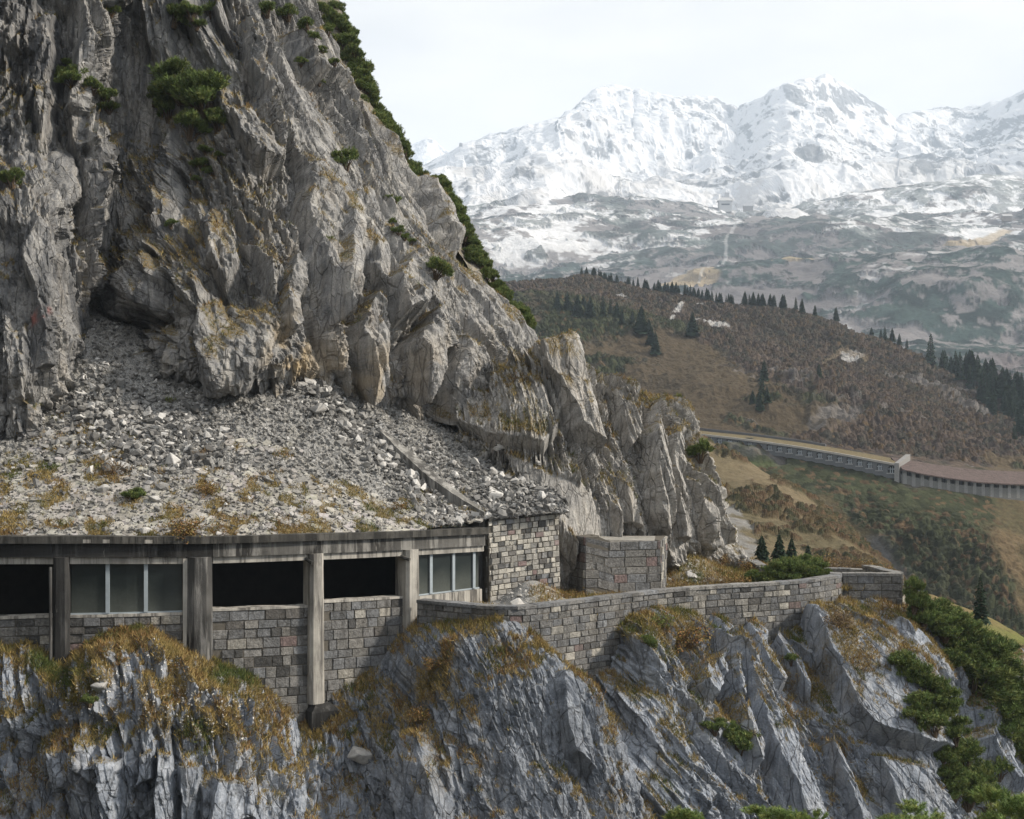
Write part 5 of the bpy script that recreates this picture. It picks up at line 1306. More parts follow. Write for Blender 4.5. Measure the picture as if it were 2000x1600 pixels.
def bush_at(px, py, wpx, label, group, kind=None, name="dwarf_pine", cat_="pine bush", P=None, zs=1.0, sink=0.1):
    p = surf(px, py+wpx*0.22) if P is None else np.array(P)
    s = wpx*p[1]/F/2.0
    lst = kind or BUSH
    if P is not None and cat_ == 'pine bush' and zs == 1.0: zs = 1.15
    p = p+np.array([0, 0, -sink*s])
    return plant(name, random.choice(lst), ("foliage", "stem"), p, s, label, cat_, group, 0.25, zs=zs)
big = [(352,165,95),(400,195,105),(330,215,70),(425,235,65),(375,240,75),(300,185,50)]
for k, (x, y, w_) in enumerate(big): bush_at(x, y, w_, "dark green dwarf pine in the broad thicket high on the cliff face", "pine thicket on the cliff", BUSHD if k < 2 else BUSH)
for x, y, w_ in [(140,150,60),(108,140,45),(205,188,52),(183,170,45),(215,205,40),(128,125,35)]: bush_at(x, y, w_, "dark dwarf pine on the shaded ledge at the cliff's upper left", "pines on the shaded upper left ledge")
singles = [(20,345,55,"dwarf pine on top of the smooth buttress at the left edge"),(215,20,36,"small dark pine in the gully at the upper left of the cliff"),
 (675,312,62,"bright green dwarf pine alone on the pale slabs in mid cliff"),(765,390,34,"round little pine on the pale slabs below the bright one"),(852,522,56,"round dwarf pine on the lower slabs near the ridge"),
 (1365,868,52,"round dwarf pine on the outer edge of the spur before the far gallery"),(262,965,44,"small green pine growing on the paved gallery roof"),
 (337,430,28,"tiny pine in the middle of the cliff face above the overhang"),(1440,1440,82,"dark dwarf pine between the slabs in the lower right cliff"),(1395,1415,48,"smaller dwarf pine left of the dark one between the slabs"),
 (175,1365,36,"tiny green conifer on the grassy knoll below the gallery"),(1265,1252,36,"low green pine at the top of the cracked cliff under the parapet"),(1545,1285,34,"small pine tuft between two leaning slabs below the parapet")]
for x, y, w_, lb in singles: bush_at(x, y, w_, lb, None, P=W(x+3, y+24, 78) if x == 1365 else None)
for x, y, w_ in [(345,30,62),(372,20,50),(410,15,42),(385,45,36)]: bush_at(x, y, w_, "dwarf pine at the top edge of the cliff's centre", "pines at the top of the cliff centre")
for x, y, w_ in [(390,318,36),(410,330,30),(400,290,28),(430,300,22),(380,345,22)]: bush_at(x, y, w_, "small pine on the narrow ledge below the thicket", "pines on the ledge below the thicket")
for x, y, w_ in [(620,160,24),(590,122,26),(628,95,24),(610,70,30),(655,120,24),(520,15,46),(560,25,44),(600,45,40),(640,60,34)]: bush_at(x, y, w_, "dwarf pine on the slabs near the top of the ridge", "pines near the top of the ridge")
for x, y, w_ in [(778,446,28),(765,432,22),(790,460,22),(806,470,20)]: bush_at(x, y, w_, "little pine in the row along a slab crack", "pines along a slab crack", TW_LIME+BUSH)
# the pine belt on the ridge
def ridge_belt():
    rr = random.Random(5); cpx, cpy, cD = proj(cliffP); cpx = cpx.ravel(); cpy = cpy.ravel()
    sil = {}
    for yy in range(-60, 700, 10):
        m = np.abs(cpy-yy) < 8; sil[yy] = cpx[m].max() if m.any() else 0
    xs_ = [600, 650, 695, 712, 735, 745, 800, 870, 930, 980, 1040, 1054]; ys_ = [-40, -20, 30, 90, 140, 190, 275, 380, 455, 540, 620, 645]
    for k in range(250):
        t = rr.random(); y = -30+t*665; x = np.interp(y, ys_, xs_)
        w_ = rr.uniform(28, 52)*(1.1 if y < 250 else 0.9)
        x2 = x-w_*0.42-abs(rr.gauss(0, 1))*(15 if y > 150 else 34)
        x2 = max(x2, sil[int(min(max(y, -50), 680)//10*10)]-w_*0.15+rr.uniform(-4, 8))
        D = float(np.interp(y, [0, 200, 400, 520, 650], [98.5, 96, 93, 91, 88.5]))+rr.uniform(0.3, 4.5)
        bush_at(x2, y+w_*0.3, w_, "dark dwarf pine in the belt along the right skyline of the cliff", "pine belt on the ridge", P=W(x2, y+w_*0.50, D), zs=1.15)
ridge_belt()
# back slope under the belt, so that the pines stand on ground
bk = [[W(x, y, D) for x, y, D in r] for r in (
   [(570,-60,99),(640,-60,101),(585,-40,108),(470,-30,130)], [(655,100,97.5),(700,110,100),(660,110,108),(520,130,130)], [(696,208,95.5),(733,216,98.5),(700,220,106),(560,240,130)],
   [(832,404,92.5),(862,412,95.5),(830,420,104),(700,450,130)], [(918,528,90.2),(946,534,93.5),(915,545,102),(780,580,130)], [(1026,660,88),(1042,666,91.5),(1010,680,100),(880,720,130)])]
Bk = cat(cat(np.array(bk), 160, 0), 60, 1); Bk = Bk+gnormal(Bk, 1)*(fbm(Bk, 0.6, 3, 3)*0.6)[..., None]
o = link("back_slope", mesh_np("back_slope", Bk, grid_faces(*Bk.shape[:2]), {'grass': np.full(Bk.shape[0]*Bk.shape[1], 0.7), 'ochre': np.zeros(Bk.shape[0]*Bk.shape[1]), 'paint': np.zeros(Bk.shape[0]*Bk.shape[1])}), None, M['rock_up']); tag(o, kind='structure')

# shrubs on the road ledge
for x, y, w_ in [(1538,73,62),(1566,75,56),(1508,72.5,52),(1600,75,48),(1586,73.5,40),(1474,72.5,36)]: bush_at(x, 0, w_, "bushy green dwarf pine on the road ledge inside the curved parapet", "pines on the road ledge", BUSHD, P=((x-1000)/F*y, y, RZ+0.15))
bush_at(1467, 1152, 30, "lime green seedling pine on the road ledge at the foot of the spur", None, TW_LIME)
for x, y, w_ in [(1395,1125,60),(1435,1130,70),(1460,1100,60),(1410,1090,50),(1450,1140,50),(1340,1140,46),(1300,1150,40),(1470,1120,40)]: bush_at(x, y, w_, "dry twiggy shrub in the yellow grass at the end of the spur", "dry shrubs at the end of the spur", TW_DRY+TW_GOLD, "dry_shrub", "shrub")
for x, y, w_ in [(1130,1155,46),(1160,1150,40),(1185,1160,36),(1100,1160,34)]: bush_at(x, y, w_, "golden shrub by the left foot of the block abutment", "shrubs by the abutment", TW_GOLD, "golden_shrub", "shrub")
for x, y, w_, lb in [(1345,1235,110,"large golden shrub on the rock knob in front of the parapet"),(1290,1205,60,"green leafy shrub on the rock knob in front of the parapet"),(1635,1200,80,"sparse brown shrub under the tip of the curved parapet"),(225,905,80,"bare brown shrub among boulders on the gallery roof"),(395,880,50,"bare brown shrub beside the scree on the gallery roof"),(410,950,60,"rust coloured low shrub on the paved roof"),(365,1030,90,"long dry shrub along the roof edge over the wide column"),(780,985,44,"reddish dry shrub near the concrete kerb"),(820,1390,70,"rust brown shrub clump on the dark rock dome"),(845,1290,60,"mossy green golden clump under the last column"),(335,778,26,"green herb tuft in the upper scree")]:
    bush_at(x, y, w_, lb, None, TW_LIME if "green" in lb and "golden" not in lb else (TW_DRY if "bare" in lb or "sparse" in lb else TW_GOLD), "leafy_shrub" if "green" in lb else "dry_shrub", "shrub")
# pines down the right-hand edge
def pine_tree(px, py, wpx, hpx, D, label, group, lst=BUSHD):
    """bush-shaped mountain pine with its crown centred on the image point, stood on the slope below"""
    s = wpx*D/F/2.0; p = W(px, py+hpx*0.5, D)
    return plant("mountain_pine", random.choice(lst), ("foliage", "stem"), p, s, label, "pine", group, 0.12, zs=hpx/wpx*1.0)
edge_p = [(1868,1205,70,60),(1890,1225,80,70),(1850,1250,70,60),(1786,1150,46,74),(1800,1185,60,70),(1830,1190,70,70),(1845,1215,70,60),(1880,1260,110,90),(1920,1260,120,100),(1900,1300,140,110),(1955,1320,110,110),(1985,1370,90,120),(1850,1280,70,60),(1940,1370,130,120),(1990,1440,110,120),(1960,1430,100,100),(2010,1500,100,120)]
for x, y, w_, h_ in edge_p: pine_tree(x, y, w_, h_, 71+0.05*(x-1780)*0.4+random.uniform(-1, 1), "dense dark mountain pine in the stand at the right edge", "dark pine stand at the right edge")
for x, y, w_ in [(1765,1292,70),(1790,1310,70),(1815,1335,80),(1800,1370,70),(1840,1380,80),(1820,1410,70),(1790,1395,50),(1860,1420,80),(1850,1460,70),(1880,1470,80),(1850,1500,60),(1900,1510,90),(1890,1550,80),(1930,1555,80),(1860,1540,60),(1950,1500,60),(1840,1470,50)]:
    bush_at(x, y, w_, "mid green dwarf pine spilling down the slope right of the great slab", "pines right of the great slab", BUSHD+BUSH)
p_ = W(1915, 1215, 76); plant("spruce", SPR[1], ("crown", "trunk"), p_, 2.9, "thin young spruce standing above the dark pines at the right", "spruce")
# pine tips along the bottom edge, close to the camera
for x, y, w_, h_, D, lb in [(1338,1596,90,80,27,"bright pine tip at the bottom edge, leftmost of the four"),(1500,1590,110,70,27,"bright pine tip at the bottom edge, second from the left"),(1575,1592,80,70,28,"small bright pine tip beside the second one at the bottom edge"),(1770,1594,160,90,26,"broad bright pine tip at the bottom edge, third from the left"),(1965,1572,170,150,27,"tall bright pine tip in the bottom right corner")]:
    pine_tree(x, y, w_, h_, D, lb, None, BUSHN)
# ground below the camera that carries those pines
fgA = np.array([[W(x, y, D) for x, y, D in r] for r in ([(1100,1760,36),(1400,1740,35),(1700,1740,34),(2000,1700,34),(2300,1660,34)], [(1100,1720,29),(1400,1705,28),(1700,1700,27.5),(2000,1660,27.5),(2300,1620,27)], [(1100,1900,20),(1400,1900,20),(1700,1900,20),(2000,1880,20),(2300,1860,20)], [(900,2600,14),(1400,2600,14),(1700,2600,14),(2000,2600,14),(2300,2600,14)])])
Bk = cat(cat(fgA, 60, 0), 90, 1); Bk = Bk+np.array([0, 0, 1.0])*(fbm(Bk, 0.8, 3, 3)*0.3)[..., None]
z0 = np.zeros(Bk.shape[0]*Bk.shape[1])
o = link("near_bank", mesh_np("near_bank", Bk, grid_faces(*Bk.shape[:2]), {'grass': z0+0.8, 'ochre': z0, 'paint': z0}), None, M['rock_low']); tag(o, kind='structure')

# conifers on the far hillside
ht = hillP.reshape(-1, 3); hpx, hpy, hD = proj(ht)
def hill_at(px, py):
    k = np.argmin((hpx-px)**2+(hpy-py)**2+np.where(hD > 700, 1e6, 0)); return ht[k]
def crest_at(px):
    m = (np.abs(hpx-px) < 4) & (hD > 470) & (hD < 690); i = np.flatnonzero(m); k = i[np.argmin(hpy[i])]; return ht[k]-np.array([0, 0, 0.3])
def trees(pts, label, group):
    for x, y, h_ in pts:
        p = crest_at(x) if group and 'crest' in group else hill_at(x, y); plant("spruce", SPR[random.randrange(3)], ("crown", "trunk"), p, h_*p[1]/F*(0.74 if group and 'crest' in group else 0.95), label, "spruce", group, 0.03)
rr = random.Random(9)
def line(x0, x1, n, f, hmin, hmax): return [(x, f(x)+rr.uniform(-3, 3), rr.uniform(hmin, hmax)) for x in [x0+(x1-x0)*(k+rr.uniform(-.4, .4))/n for k in range(n)]]
crest = lambda x: float(np.interp(x, [1140, 1270, 1400, 1550, 1650, 1780], [543, 566, 600, 635, 668, 720]))
trees(line(1132, 1150, 3, crest, 14, 20)+line(1155, 1210, 10, crest, 16, 24)+line(1230, 1272, 8, crest, 18, 28)+line(1278, 1440, 34, crest, 18, 30), "dark spruce in the long row on the crest of the brown hill", "spruces on the hill crest")
trees(line(1452, 1482, 6, crest, 24, 34)+line(1490, 1540, 9, crest, 26, 40)+[(1558,640,32),(1570,643,36),(1592,648,28),(1636,668,36)], "spruce in the looser group where the crest of the hill drops", "spruces where the crest drops")
trees([(1706,700,22),(1730,706,34),(1745,712,36),(1760,716,30),(1718,702,26),(1770,722,26)], "spruce in the small clump on the lower crest before the right forest", "spruce clump on the lower crest")
trees([(1088,600,34),(1108,606,40),(1128,618,46),(1152,622,48),(1178,618,44),(1204,628,40),(1215,630,28),(1236,636,34),(1252,650,58),(1280,690,46),(1272,672,40),(1068,592,30),(1140,605,30),(1192,612,30),(1268,650,30)], "spruce standing along the break of slope below the plateau", "spruces along the break of slope")
trees([(1352,655,50)], "single large spruce alone beside the snow patch on the hill", None)
trees([(1492,740,42),(1488,770,44),(1484,800,40),(1498,785,34),(1600,748,40),(1470,790,30)], "dark spruce in the gully in the middle of the brown slope", "spruces in the gully")
def forest(n):
    out = []
    while len(out) < n:
        x = rr.uniform(1815, 2040); y = rr.uniform(700, 860)
        top = np.interp(x, [1815, 1850, 2000, 2040], [708, 722, 760, 770]); bot = np.interp(x, [1815, 1870, 1930, 2000, 2040], [715, 752, 808, 852, 870])
        if top < y < bot: out.append((x, y, rr.uniform(40, 66)))
    return out
trees(forest(120), "tall dark spruce in the forest at the right edge of the hill", "spruce forest at the right edge")
trees([(1990,852,40),(1982,860,34),(1905,945,22)], "lone spruce at the lower fringe of the right forest", "spruces at the forest fringe")
# small spruces and autumn bushes beyond the far parapet
for x, yt, h_, D, lb in [(1488,1042,64,92,"small blue green spruce beyond the far parapet, leftmost"),(1522,1040,66,93,"taller blue green spruce beyond the far parapet, middle one"),(1546,1048,54,95,"narrow spruce beyond the far parapet, right of the middle pair"),(1578,1062,40,97,"short spruce among lime coloured bushes beyond the far parapet")]:
    hh = h_*1.5; plant("small_spruce", SPR[2], ("crown", "trunk"), W(x, yt+hh, D), hh*D/F, lb, "spruce")
for x, y, w_, lst, lb, g in [(1560,1085,50,TW_LIME,"lime green bush beyond the far parapet","lime bushes"),(1590,1085,50,TW_LIME,"lime green bush beyond the far parapet","lime bushes"),(1630,1085,70,TW_DRY,"rounded brown bush beyond the far parapet","brown bushes"),(1665,1090,50,TW_DRY,"rounded brown bush beyond the far parapet","brown bushes"),(1695,1095,50,TW_GOLD,"rounded brown bush beyond the far parapet","brown bushes"),(1610,1088,44,TW_GOLD,"rounded brown bush beyond the far parapet","brown bushes"),(1725,1108,36,TW_GOLD,"rounded brown bush beyond the far parapet","brown bushes")]:
    D = 98; plant("autumn_bush", random.choice(lst), ("foliage", "stem"), W(x, y+w_*0.45, D), w_*D/F/1.6, lb, "shrub", g+" beyond the far parapet")
lg = np.array([[[*X(x, d), z] for x, d, z in r] for r in ([(1440,84,-10.2),(1560,80.5,-10.4),(1700,79,-10.6),(1800,77,-11.5)], [(1430,92,-10.5),(1560,90,-11),(1720,90,-11.5),(1850,90,-13)], [(1400,104,-12),(1560,104,-13),(1740,104,-14),(1900,104,-16)], [(1350,120,-18),(1560,120,-19),(1760,120,-20),(1950,120,-22)])])
Bk = cat(cat(lg, 70, 0), 120, 1); Bk = Bk+np.array([0, 0, 1.0])*(fbm(Bk, 0.4, 3, 3)*0.4)[..., None]; nb_ = Bk.shape[0]*Bk.shape[1]
o = link("outer_bank", mesh_np("outer_bank", Bk, grid_faces(*Bk.shape[:2], flip=True), {'gravel': np.full(nb_, 1.0), 'grass': np.full(nb_, 0.8)}), None, M['scree']); tag(o, kind='structure')

# ------------------------------------------------------------------ grass blades on the ledges
def blades(name, pts, nrm, per, hmin, hmax, w, cols, label, seed, maxn=60000):
    r = np.random.default_rng(seed)
    if len(pts) > maxn: k = r.choice(len(pts), maxn, replace=False); pts = pts[k]; nrm = nrm[k]
    n = len(pts); P = np.repeat(pts, per, 0)+r.normal(size=(n*per, 3))*0.06
    up = np.repeat(nrm, per, 0)*0.5+np.array([0, 0, 0.8])+r.normal(size=(n*per, 3))*0.38; up /= np.linalg.norm(up, axis=1, keepdims=True)
    s = np.cross(up, rand_dirs(n*per, r)); s /= np.linalg.norm(s, axis=1, keepdims=True)+1e-9
    h = (hmin+(hmax-hmin)*r.random(n*per)**1.6)[:, None]
    tip = P+up*h+np.array([0, 0, -1.0])*h*0.25*r.random((n*per, 1))+s*h*0.3*r.normal(size=(n*per, 1))
    V = np.stack([P-s*w/2-up*0.03, P+s*w/2-up*0.03, tip], 1)
    big_ = vnoise(P, 0.55, seed)+vnoise(P, 1.7, seed+1)*0.6
    ci = np.clip(((big_+0.55)*len(cols)/1.1+r.normal(size=n*per)*0.55).astype(int), 0, len(cols)-1)
    c = np.array(cols)[ci]*(0.65+0.7*r.random((n*per, 1)))
    v, f, cc = merge([(V, c)])
    o = link(name, mesh_np(name, v, f, {'col': cc}), None, M['blade']); tag(o, label, "grass", None, 'stuff'); return o
GC = [(0.085, 0.11, 0.034), (0.16, 0.145, 0.048), (0.28, 0.21, 0.08), (0.34, 0.26, 0.11), (0.23, 0.14, 0.06), (0.125, 0.125, 0.04)]
lbl = ["tufts of brown and olive grass on the ledges of the big cliff", "sparse grass on the left buttress", "golden grass in the cracks of the rock spur", "golden grass and moss on the knoll and cliff below the gallery", "grass and moss on the dark rock dome", "rusty grass in the chutes between the right hand slabs", "low moss and grass cushions on the paved gallery roof", "dry yellow grass over the abandoned road ledge"]
for k, (p_, n_) in enumerate(GRASSPTS):
    if len(p_) < 10: continue
    blades("grass", p_, n_, 5, 0.05 if k == 6 else 0.10, 0.17 if k == 6 else (0.45 if k == 7 else 0.33), 0.035, GC, lbl[k], 200+k, 30000 if k in (3, 5, 6, 7) else 20000)

# ------------------------------------------------------------------ loose stones
def rock_mesh(seed, n=12, flatz=0.6):
    r = np.random.default_rng(seed); bm = bmesh.new()
    for v in rand_dirs(n, r)*np.array([1, 0.8, flatz])*(0.75+0.35*r.random((n, 1))): bm.verts.new(v)
    bmesh.ops.convex_hull(bm, input=bm.verts); 
    for v in [v for v in bm.verts if not v.link_faces]: bm.verts.remove(v)
    bmesh.ops.triangulate(bm, faces=bm.faces); bm.verts.index_update()
    V = np.array([v.co[:] for v in bm.verts]); Fc = np.array([[v.index for v in f.verts] for f in bm.faces]); bm.free(); return V, Fc
RK = [rock_mesh(300+k, 11+k % 4, 0.45+0.12*(k % 4)) for k in range(10)]
def rotmats(n, r, tilt=1.0):
    a = r.normal(size=(n, 4)); a[:, 0] += 0.0; a /= np.linalg.norm(a, axis=1, keepdims=True); w, x, y, z = a.T
    return np.stack([np.stack([1-2*(y*y+z*z), 2*(x*y-z*w), 2*(x*z+y*w)], -1), np.stack([2*(x*y+z*w), 1-2*(x*x+z*z), 2*(y*z-x*w)], -1), np.stack([2*(x*z-y*w), 2*(y*z+x*w), 1-2*(x*x+y*y)], -1)], 1)
def stones(name, P, size, col, label, seed):
    r = np.random.default_rng(seed); n = len(P); R_ = rotmats(n, r); which = r.integers(0, len(RK), n)
    VV = []; FF = []; CC = []; o_ = 0
    for k, (V, Fc) in enumerate(RK):
        m = which == k; c = m.sum()
        if not c: continue
        v = np.einsum('nij,vj->nvi', R_[m], V)*size[m][:, None, None]*np.array([1, 1, 0.85])+P[m][:, None]
        FF.append((Fc[None]+(np.arange(c)*len(V))[:, None, None]).reshape(-1, 3)+o_); VV.append(v.reshape(-1, 3)); CC.append(np.repeat(col[m], len(V), 0)); o_ += c*len(V)
    o = link(name, mesh_np(name, np.concatenate(VV), [np.concatenate(FF)], {'col': np.concatenate(CC)}), None, M['stone']); tag(o, label, "rubble", None, 'stuff')
r = np.random.default_rng(77)
sx, sy, sg, smo = screePX.ravel(), screePY.ravel(), screeG.ravel(), np.clip(roofmoss.ravel()*1.3, 0, 1); SP = screeP.reshape(-1, 3)
heap = np.exp(-((sx-290)/110)**2-((sy-865)/55)**2)+np.exp(-((sx-190)/90)**2-((sy-815)/60)**2)*0.7+np.exp(-((sy-(750+0.95*(sx-600)))/38)**2)*((sx > 590) & (sx < 930))*1.0+0.8*np.exp(-((sx-1000)/80)**2-((sy-960)/40)**2)
wgt = (0.20+sg*0.8+heap*1.2)*((sx > -60) & (sx < 1110) & (sy < 1043) & (sy > 630))
def pick(n, w, lo, hi, pw, sink, pf=0.16):
    k = r.choice(len(sx), n, p=w/w.sum()); s = lo*(hi/lo)**(r.random(n)**pw); p = SP[k]+r.normal(size=(n, 3))*0.05; p[:, 2] += s*sink
    g = np.where(r.random(n) < pf, 0.40, 0.19)*(0.5+0.85*r.random(n)); c = np.stack([g, g*0.99, g*0.97], 1); return p, s, c
p1, s1_, c1 = pick(int(26000), wgt, 0.05, 0.24, 2.2, 0.2)
stones("scree_stones", p1, s1_, c1, "grey angular scree stones lying on the slope above the gallery", 78)
def paving(n):
    w_ = (1-sg)*(1.02-smo)*((sx > -60) & (sx < 930) & (sy < 1044) & (sy > 700)); k = r.choice(len(sx), n, p=w_/w_.sum())
    P_ = SP[k]; N_ = screeN.reshape(-1, 3)[k]; a = r.random(n)*6.283
    t1 = np.stack([np.cos(a), np.sin(a), 0*a], 1); t1 -= N_*np.sum(t1*N_, 1, keepdims=True); t1 /= np.linalg.norm(t1, axis=1, keepdims=True); t2 = np.cross(N_, t1)
    s_ = 0.14+0.26*r.random(n)**1.6; m = 7; ang = np.sort(r.random((n, m))*0.6+np.arange(m)*6.283/m, 1); rad = s_[:, None]*(0.75+0.4*r.random((n, m)))
    V = []
    for lift, sc2 in ((-0.06, 1.02), (0.018, 1.0), (0.028, 0.86)):
        jit_ = lift+0.025*r.random((n, 1)) if lift > 0 else lift+np.zeros((n, 1))
        V.append(P_[:, None]+t1[:, None]*(np.cos(ang)*rad*sc2)[..., None]+t2[:, None]*(np.sin(ang)*rad*0.72*sc2)[..., None]+N_[:, None]*(jit_)[..., None])
    V = np.concatenate(V, 1); q = np.arange(m); q2 = (q+1) % m
    base_ = (np.arange(n)*3*m)[:, None, None]
    side_ = np.concatenate([np.stack([q+j*m, q2+j*m, q2+(j+1)*m, q+(j+1)*m], 1) for j in (0, 1)])
    g = 0.20+0.20*r.random(n); col = np.stack([g, g*(0.94+0.05*r.random(n)), g*(0.84+0.12*r.random(n))], 1)
    o = link("paving_stones", mesh_np("paving_stones", V, [(side_[None]+base_).reshape(-1, 4), (2*m+q)[None]+(np.arange(n)*3*m)[:, None]], {'col': np.repeat(col, 3*m, 0)}), None, M['stone']); tag(o, "flat pale paving stones bedded in the lower gallery roof", "paving", None, 'stuff')
paving(1500)
wl = (1.02-smo)*(1-sg)*((sx > -60) & (sx < 1000) & (sy < 1044) & (sy > 700))
p1, s1_, c1 = pick(9000, wl, 0.035, 0.13, 2.0, 0.15)
stones("gravel", p1, s1_, c1*0.85, "fine grey gravel strewn over the paved gallery roof", 82)
p1, s1_, c1 = pick(2600, heap*((sx > -60) & (sx < 1110) & (sy < 1043) & (sy > 640)), 0.13, 0.45, 2.0, 0.25, 0.34)
stones("rubble", p1, s1_, c1, "coarse pale rubble in heaps and a stream beside the kerb", 79)
rp = B0 = None
q_ = [surf(1040+r.normal()*50, 1163+r.normal()*9) for k in range(170)]+[surf(1350+r.normal()*55, 1112+r.normal()*20) for k in range(260)]+[surf(260+r.normal()*90, 1345+r.normal()*45) for k in range(330)]+[surf(430+r.normal()*60, 1370+r.normal()*35) for k in range(200)]
q_ = np.array(q_); n = len(q_); s_ = 0.04*(6.0)**(r.random(n)**2); s_[430:] = 0.03+0.05*r.random(n-430); g = (0.30+0.30*r.random(n)); g[430:] = 0.6
stones("rubble", q_, s_, np.stack([g, g*.98, g*.94], 1), "small pale rubble on the road ledge and on the grassy knoll", 80)
BLD = []
for k in range(6):
    V, Fc = rock_mesh(400+k, 16, 0.62)
    bm = bmesh.new(); vs_ = [bm.verts.new(v) for v in V]
    for f in Fc: bm.faces.new([vs_[i] for i in f])
    bmesh.ops.dissolve_limit(bm, angle_limit=math.radians(12), verts=bm.verts, edges=bm.edges)
    bmesh.ops.bevel(bm, geom=bm.edges[:], offset=0.05, segments=1, affect='EDGES')
    me = bpy.data.meshes.new("boulder"); bm.to_mesh(me); bm.free()
    gcol = 0.30+0.05*k; at = me.attributes.new('col', 'FLOAT_COLOR', 'POINT'); at.data.foreach_set("color", np.tile([gcol, gcol*.985, gcol*.96, 1], len(me.vertices)).astype(np.float32)); me.materials.append(M['stone']); BLD.append(me)
def boulder(px, py, wpx, label, group, k=None):
    p = surf(px, py+wpx*0.2); s = wpx*p[1]/F/1.9
    o = bpy.data.objects.new("boulder", BLD[random.randrange(6) if k is None else k]); C.objects.link(o); o.location = tuple(p+np.array([0, 0, s*0.2])); o.scale = (s, s, s*random.uniform(0.8, 1.1))
    o.rotation_euler = (random.uniform(-.4, .4), random.uniform(-.4, .4), random.random()*6.28); return tag(o, label, "boulder", group)
for x, y, w_, lb, k in [(330,895,48,"largest pale grey boulder at the lower end of the rubble heap",4),(193,880,28,"square pale boulder at the left side of the rubble heap",5),(616,795,56,"long dark slab of rock lying at the top of the scree",0),(664,850,34,"angular grey boulder left of the upper end of the kerb",3),(303,970,32,"blue grey boulder beside the small pine on the roof",2),(200,950,34,"low split stone left of the small pine on the roof",2),(425,1040,16,"small rounded stone on the roof edge over the wide column",5),(283,1030,34,"flat stone lying close to the roof edge",3),(965,960,44,"flat pale slab on the rubble above the stone tower",5),(800,925,34,"long pale stone against the kerb",5),(1010,1172,40,"pale flat rock on the road ledge in front of the stone tower",4),(195,1335,46,"rounded blue grey boulder on the grassy knoll below the gallery",1),(1348,1120,30,"pale broken slab at the foot of the spur",1),(700,1470,60,"pale block in the gully beside the column footing",1)]:
    boulder(x, y, w_, lb, None, k)
for x, y in [(290,855),(265,870),(310,870),(330,860),(240,850),(285,890),(350,875),(225,830),(255,815),(215,800),(320,840),(235,885),(210,850),(300,905),(180,835),(160,850),(270,840),(345,905)]: boulder(x+random.uniform(-5, 5), y+random.uniform(-5, 5), random.uniform(18, 32), "angular boulder within the pale rubble heap on the scree", "boulders of the rubble heap")
for k in range(26):
    t = random.random(); x = 600+t*310; boulder(x+random.gauss(0, 12), 735+0.93*(x-600)+random.gauss(0, 14), random.uniform(14, 28), "pale stone in the stream of rubble beside the kerb", "stones in the rubble stream", random.choice([3, 4, 5]))
for k in range(14): boulder(random.uniform(820, 1060), random.uniform(860, 985), random.uniform(14, 26), "stone on the dark rubble between kerb and spur", "stones between kerb and spur")

# ------------------------------------------------------------------ far buildings on the alp
mt_ = midP.reshape(-1, 3); mpx, mpy, mD = proj(mt_)
def alp(px, py): return mt_[np.argmin((mpx-px)**2+(mpy-py)**2)]
p = alp(1421, 392); st = empty("mountain_station", p, "grey cable car station with a pitched roof and tower far up on the snowy alp", "building")
mb = MB(); mb.box(p+np.array([0, 0, 3]), (27, 20, 24), (0.45, 0.45, 0.45)); mb.build("wall", M['stone'], st)
mb = MB(); a = p+np.array([0, 0, 15]); mb.add([a+np.array(v) for v in ((-17,-12,0),(17,-12,0),(17,12,0),(-17,12,0),(-6,0,10),(6,0,10))], [(0,1,5,4),(2,3,4,5),(1,2,5),(3,0,4),(3,2,1,0)], (0.42, 0.42, 0.42)); mb.build("roof", M['stone'], st)
mb = MB(); mb.box(p+np.array([5, 2, 24]), (9, 8, 20), (0.46, 0.46, 0.47)); mb.build("tower", M['stone'], st)
mb = MB(); mb.box(p+np.array([0, -10.1, 7]), (18, 0.6, 3), (0.08, 0.08, 0.09)); mb.build("window", M['farglass'], st)
p = alp(1458, 392); hu = empty("hut", p, "small flat hut to the right of the cable car station", "building")
mb = MB(); mb.box(p+np.array([0, 0, 3]), (20, 12, 12), (0.28, 0.26, 0.25)); mb.build("wall", M['stone'], hu)
mb = MB(); mb.box(p+np.array([0, 0, 9.8]), (23, 15, 1.4), (0.5, 0.5, 0.5)); mb.build("roof", M['stone'], hu)
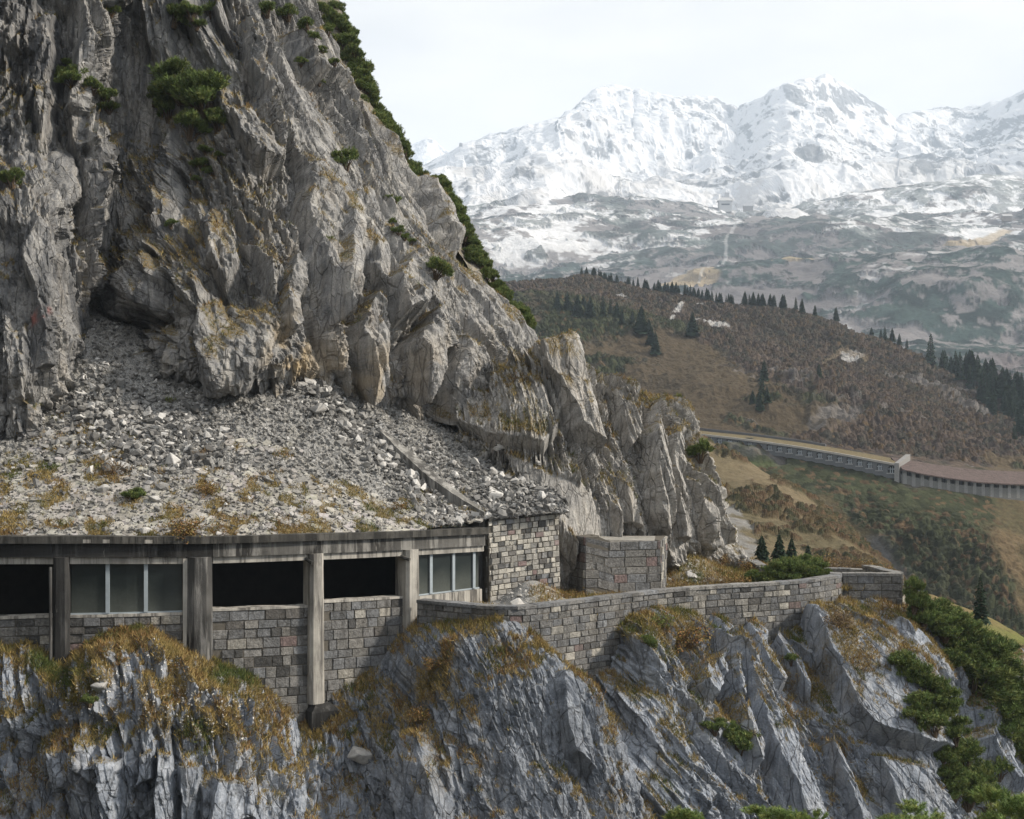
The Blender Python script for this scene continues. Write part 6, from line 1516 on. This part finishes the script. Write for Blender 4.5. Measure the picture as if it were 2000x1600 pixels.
p = alp(1966, 432); hu = empty("hut", p, "tiny wooden hut among dwarf pines at the right of the alp", "building")
mb = MB(); mb.box(p+np.array([0, 0, 3]), (15, 11, 9), (0.24, 0.20, 0.17)); mb.build("wall", M['stone'], hu)
mb = MB(); a = p+np.array([0, 0, 7.5]); mb.add([a+np.array(v) for v in ((-9,-7,0),(9,-7,0),(9,7,0),(-9,7,0),(-9,0,5),(9,0,5))], [(0,1,5,4),(2,3,4,5),(1,2,5),(3,0,4),(3,2,1,0)], (0.38, 0.38, 0.38)); mb.build("roof", M['stone'], hu)
def pylon(px, py, hpx, label):
    p = alp(px, py); h = hpx*p[1]/F; o = empty("pylon", p, label, "pylon"); mb = MB()
    for sx_ in (-1, 1): mb.tube([p+np.array([sx_*h*.10, 0, -2]), p+np.array([sx_*h*.02, 0, h])], 0.35, 4, (0.25, 0.26, 0.27))
    for z in (0.2, 0.4, 0.6, 0.8): mb.tube([p+np.array([-h*(.10-.08*z), 0, h*z]), p+np.array([h*(.10-.08*(z+.15)), 0, h*(z+.15)])], 0.22, 4, (0.25, 0.26, 0.27))
    mb.build("mast", M['paintmetal'], o); mb = MB(); mb.box(p+np.array([0, 0, h*0.97]), (h*0.42, 0.7, 0.8), (0.25, 0.26, 0.27)); mb.build("crossarm", M['paintmetal'], o)
pylon(1211, 380, 32, "cable car pylon on the snowy alp left of the station"); pylon(1312, 535, 26, "pale lift pylon on the slope above the spruce row")

# ------------------------------------------------------------------ haze
hz = bpy.data.materials.new("mountain_air"); hz.use_nodes = True; t = hz.node_tree; t.nodes.remove(t.nodes["Principled BSDF"])
pv = t.nodes.new("ShaderNodeVolumePrincipled"); pv.inputs['Color'].default_value = (0.68, 0.82, 1.0, 1); pv.inputs['Density'].default_value = 1.5e-4; pv.inputs['Anisotropy'].default_value = 0.0
t.links.new(pv.outputs[0], t.nodes["Material Output"].inputs['Volume'])
mb = MB(); mb.box((0, 3000, 687), (17400, 12200, 1626)); ho = mb.build("haze", hz); tag(ho, kind='stuff')
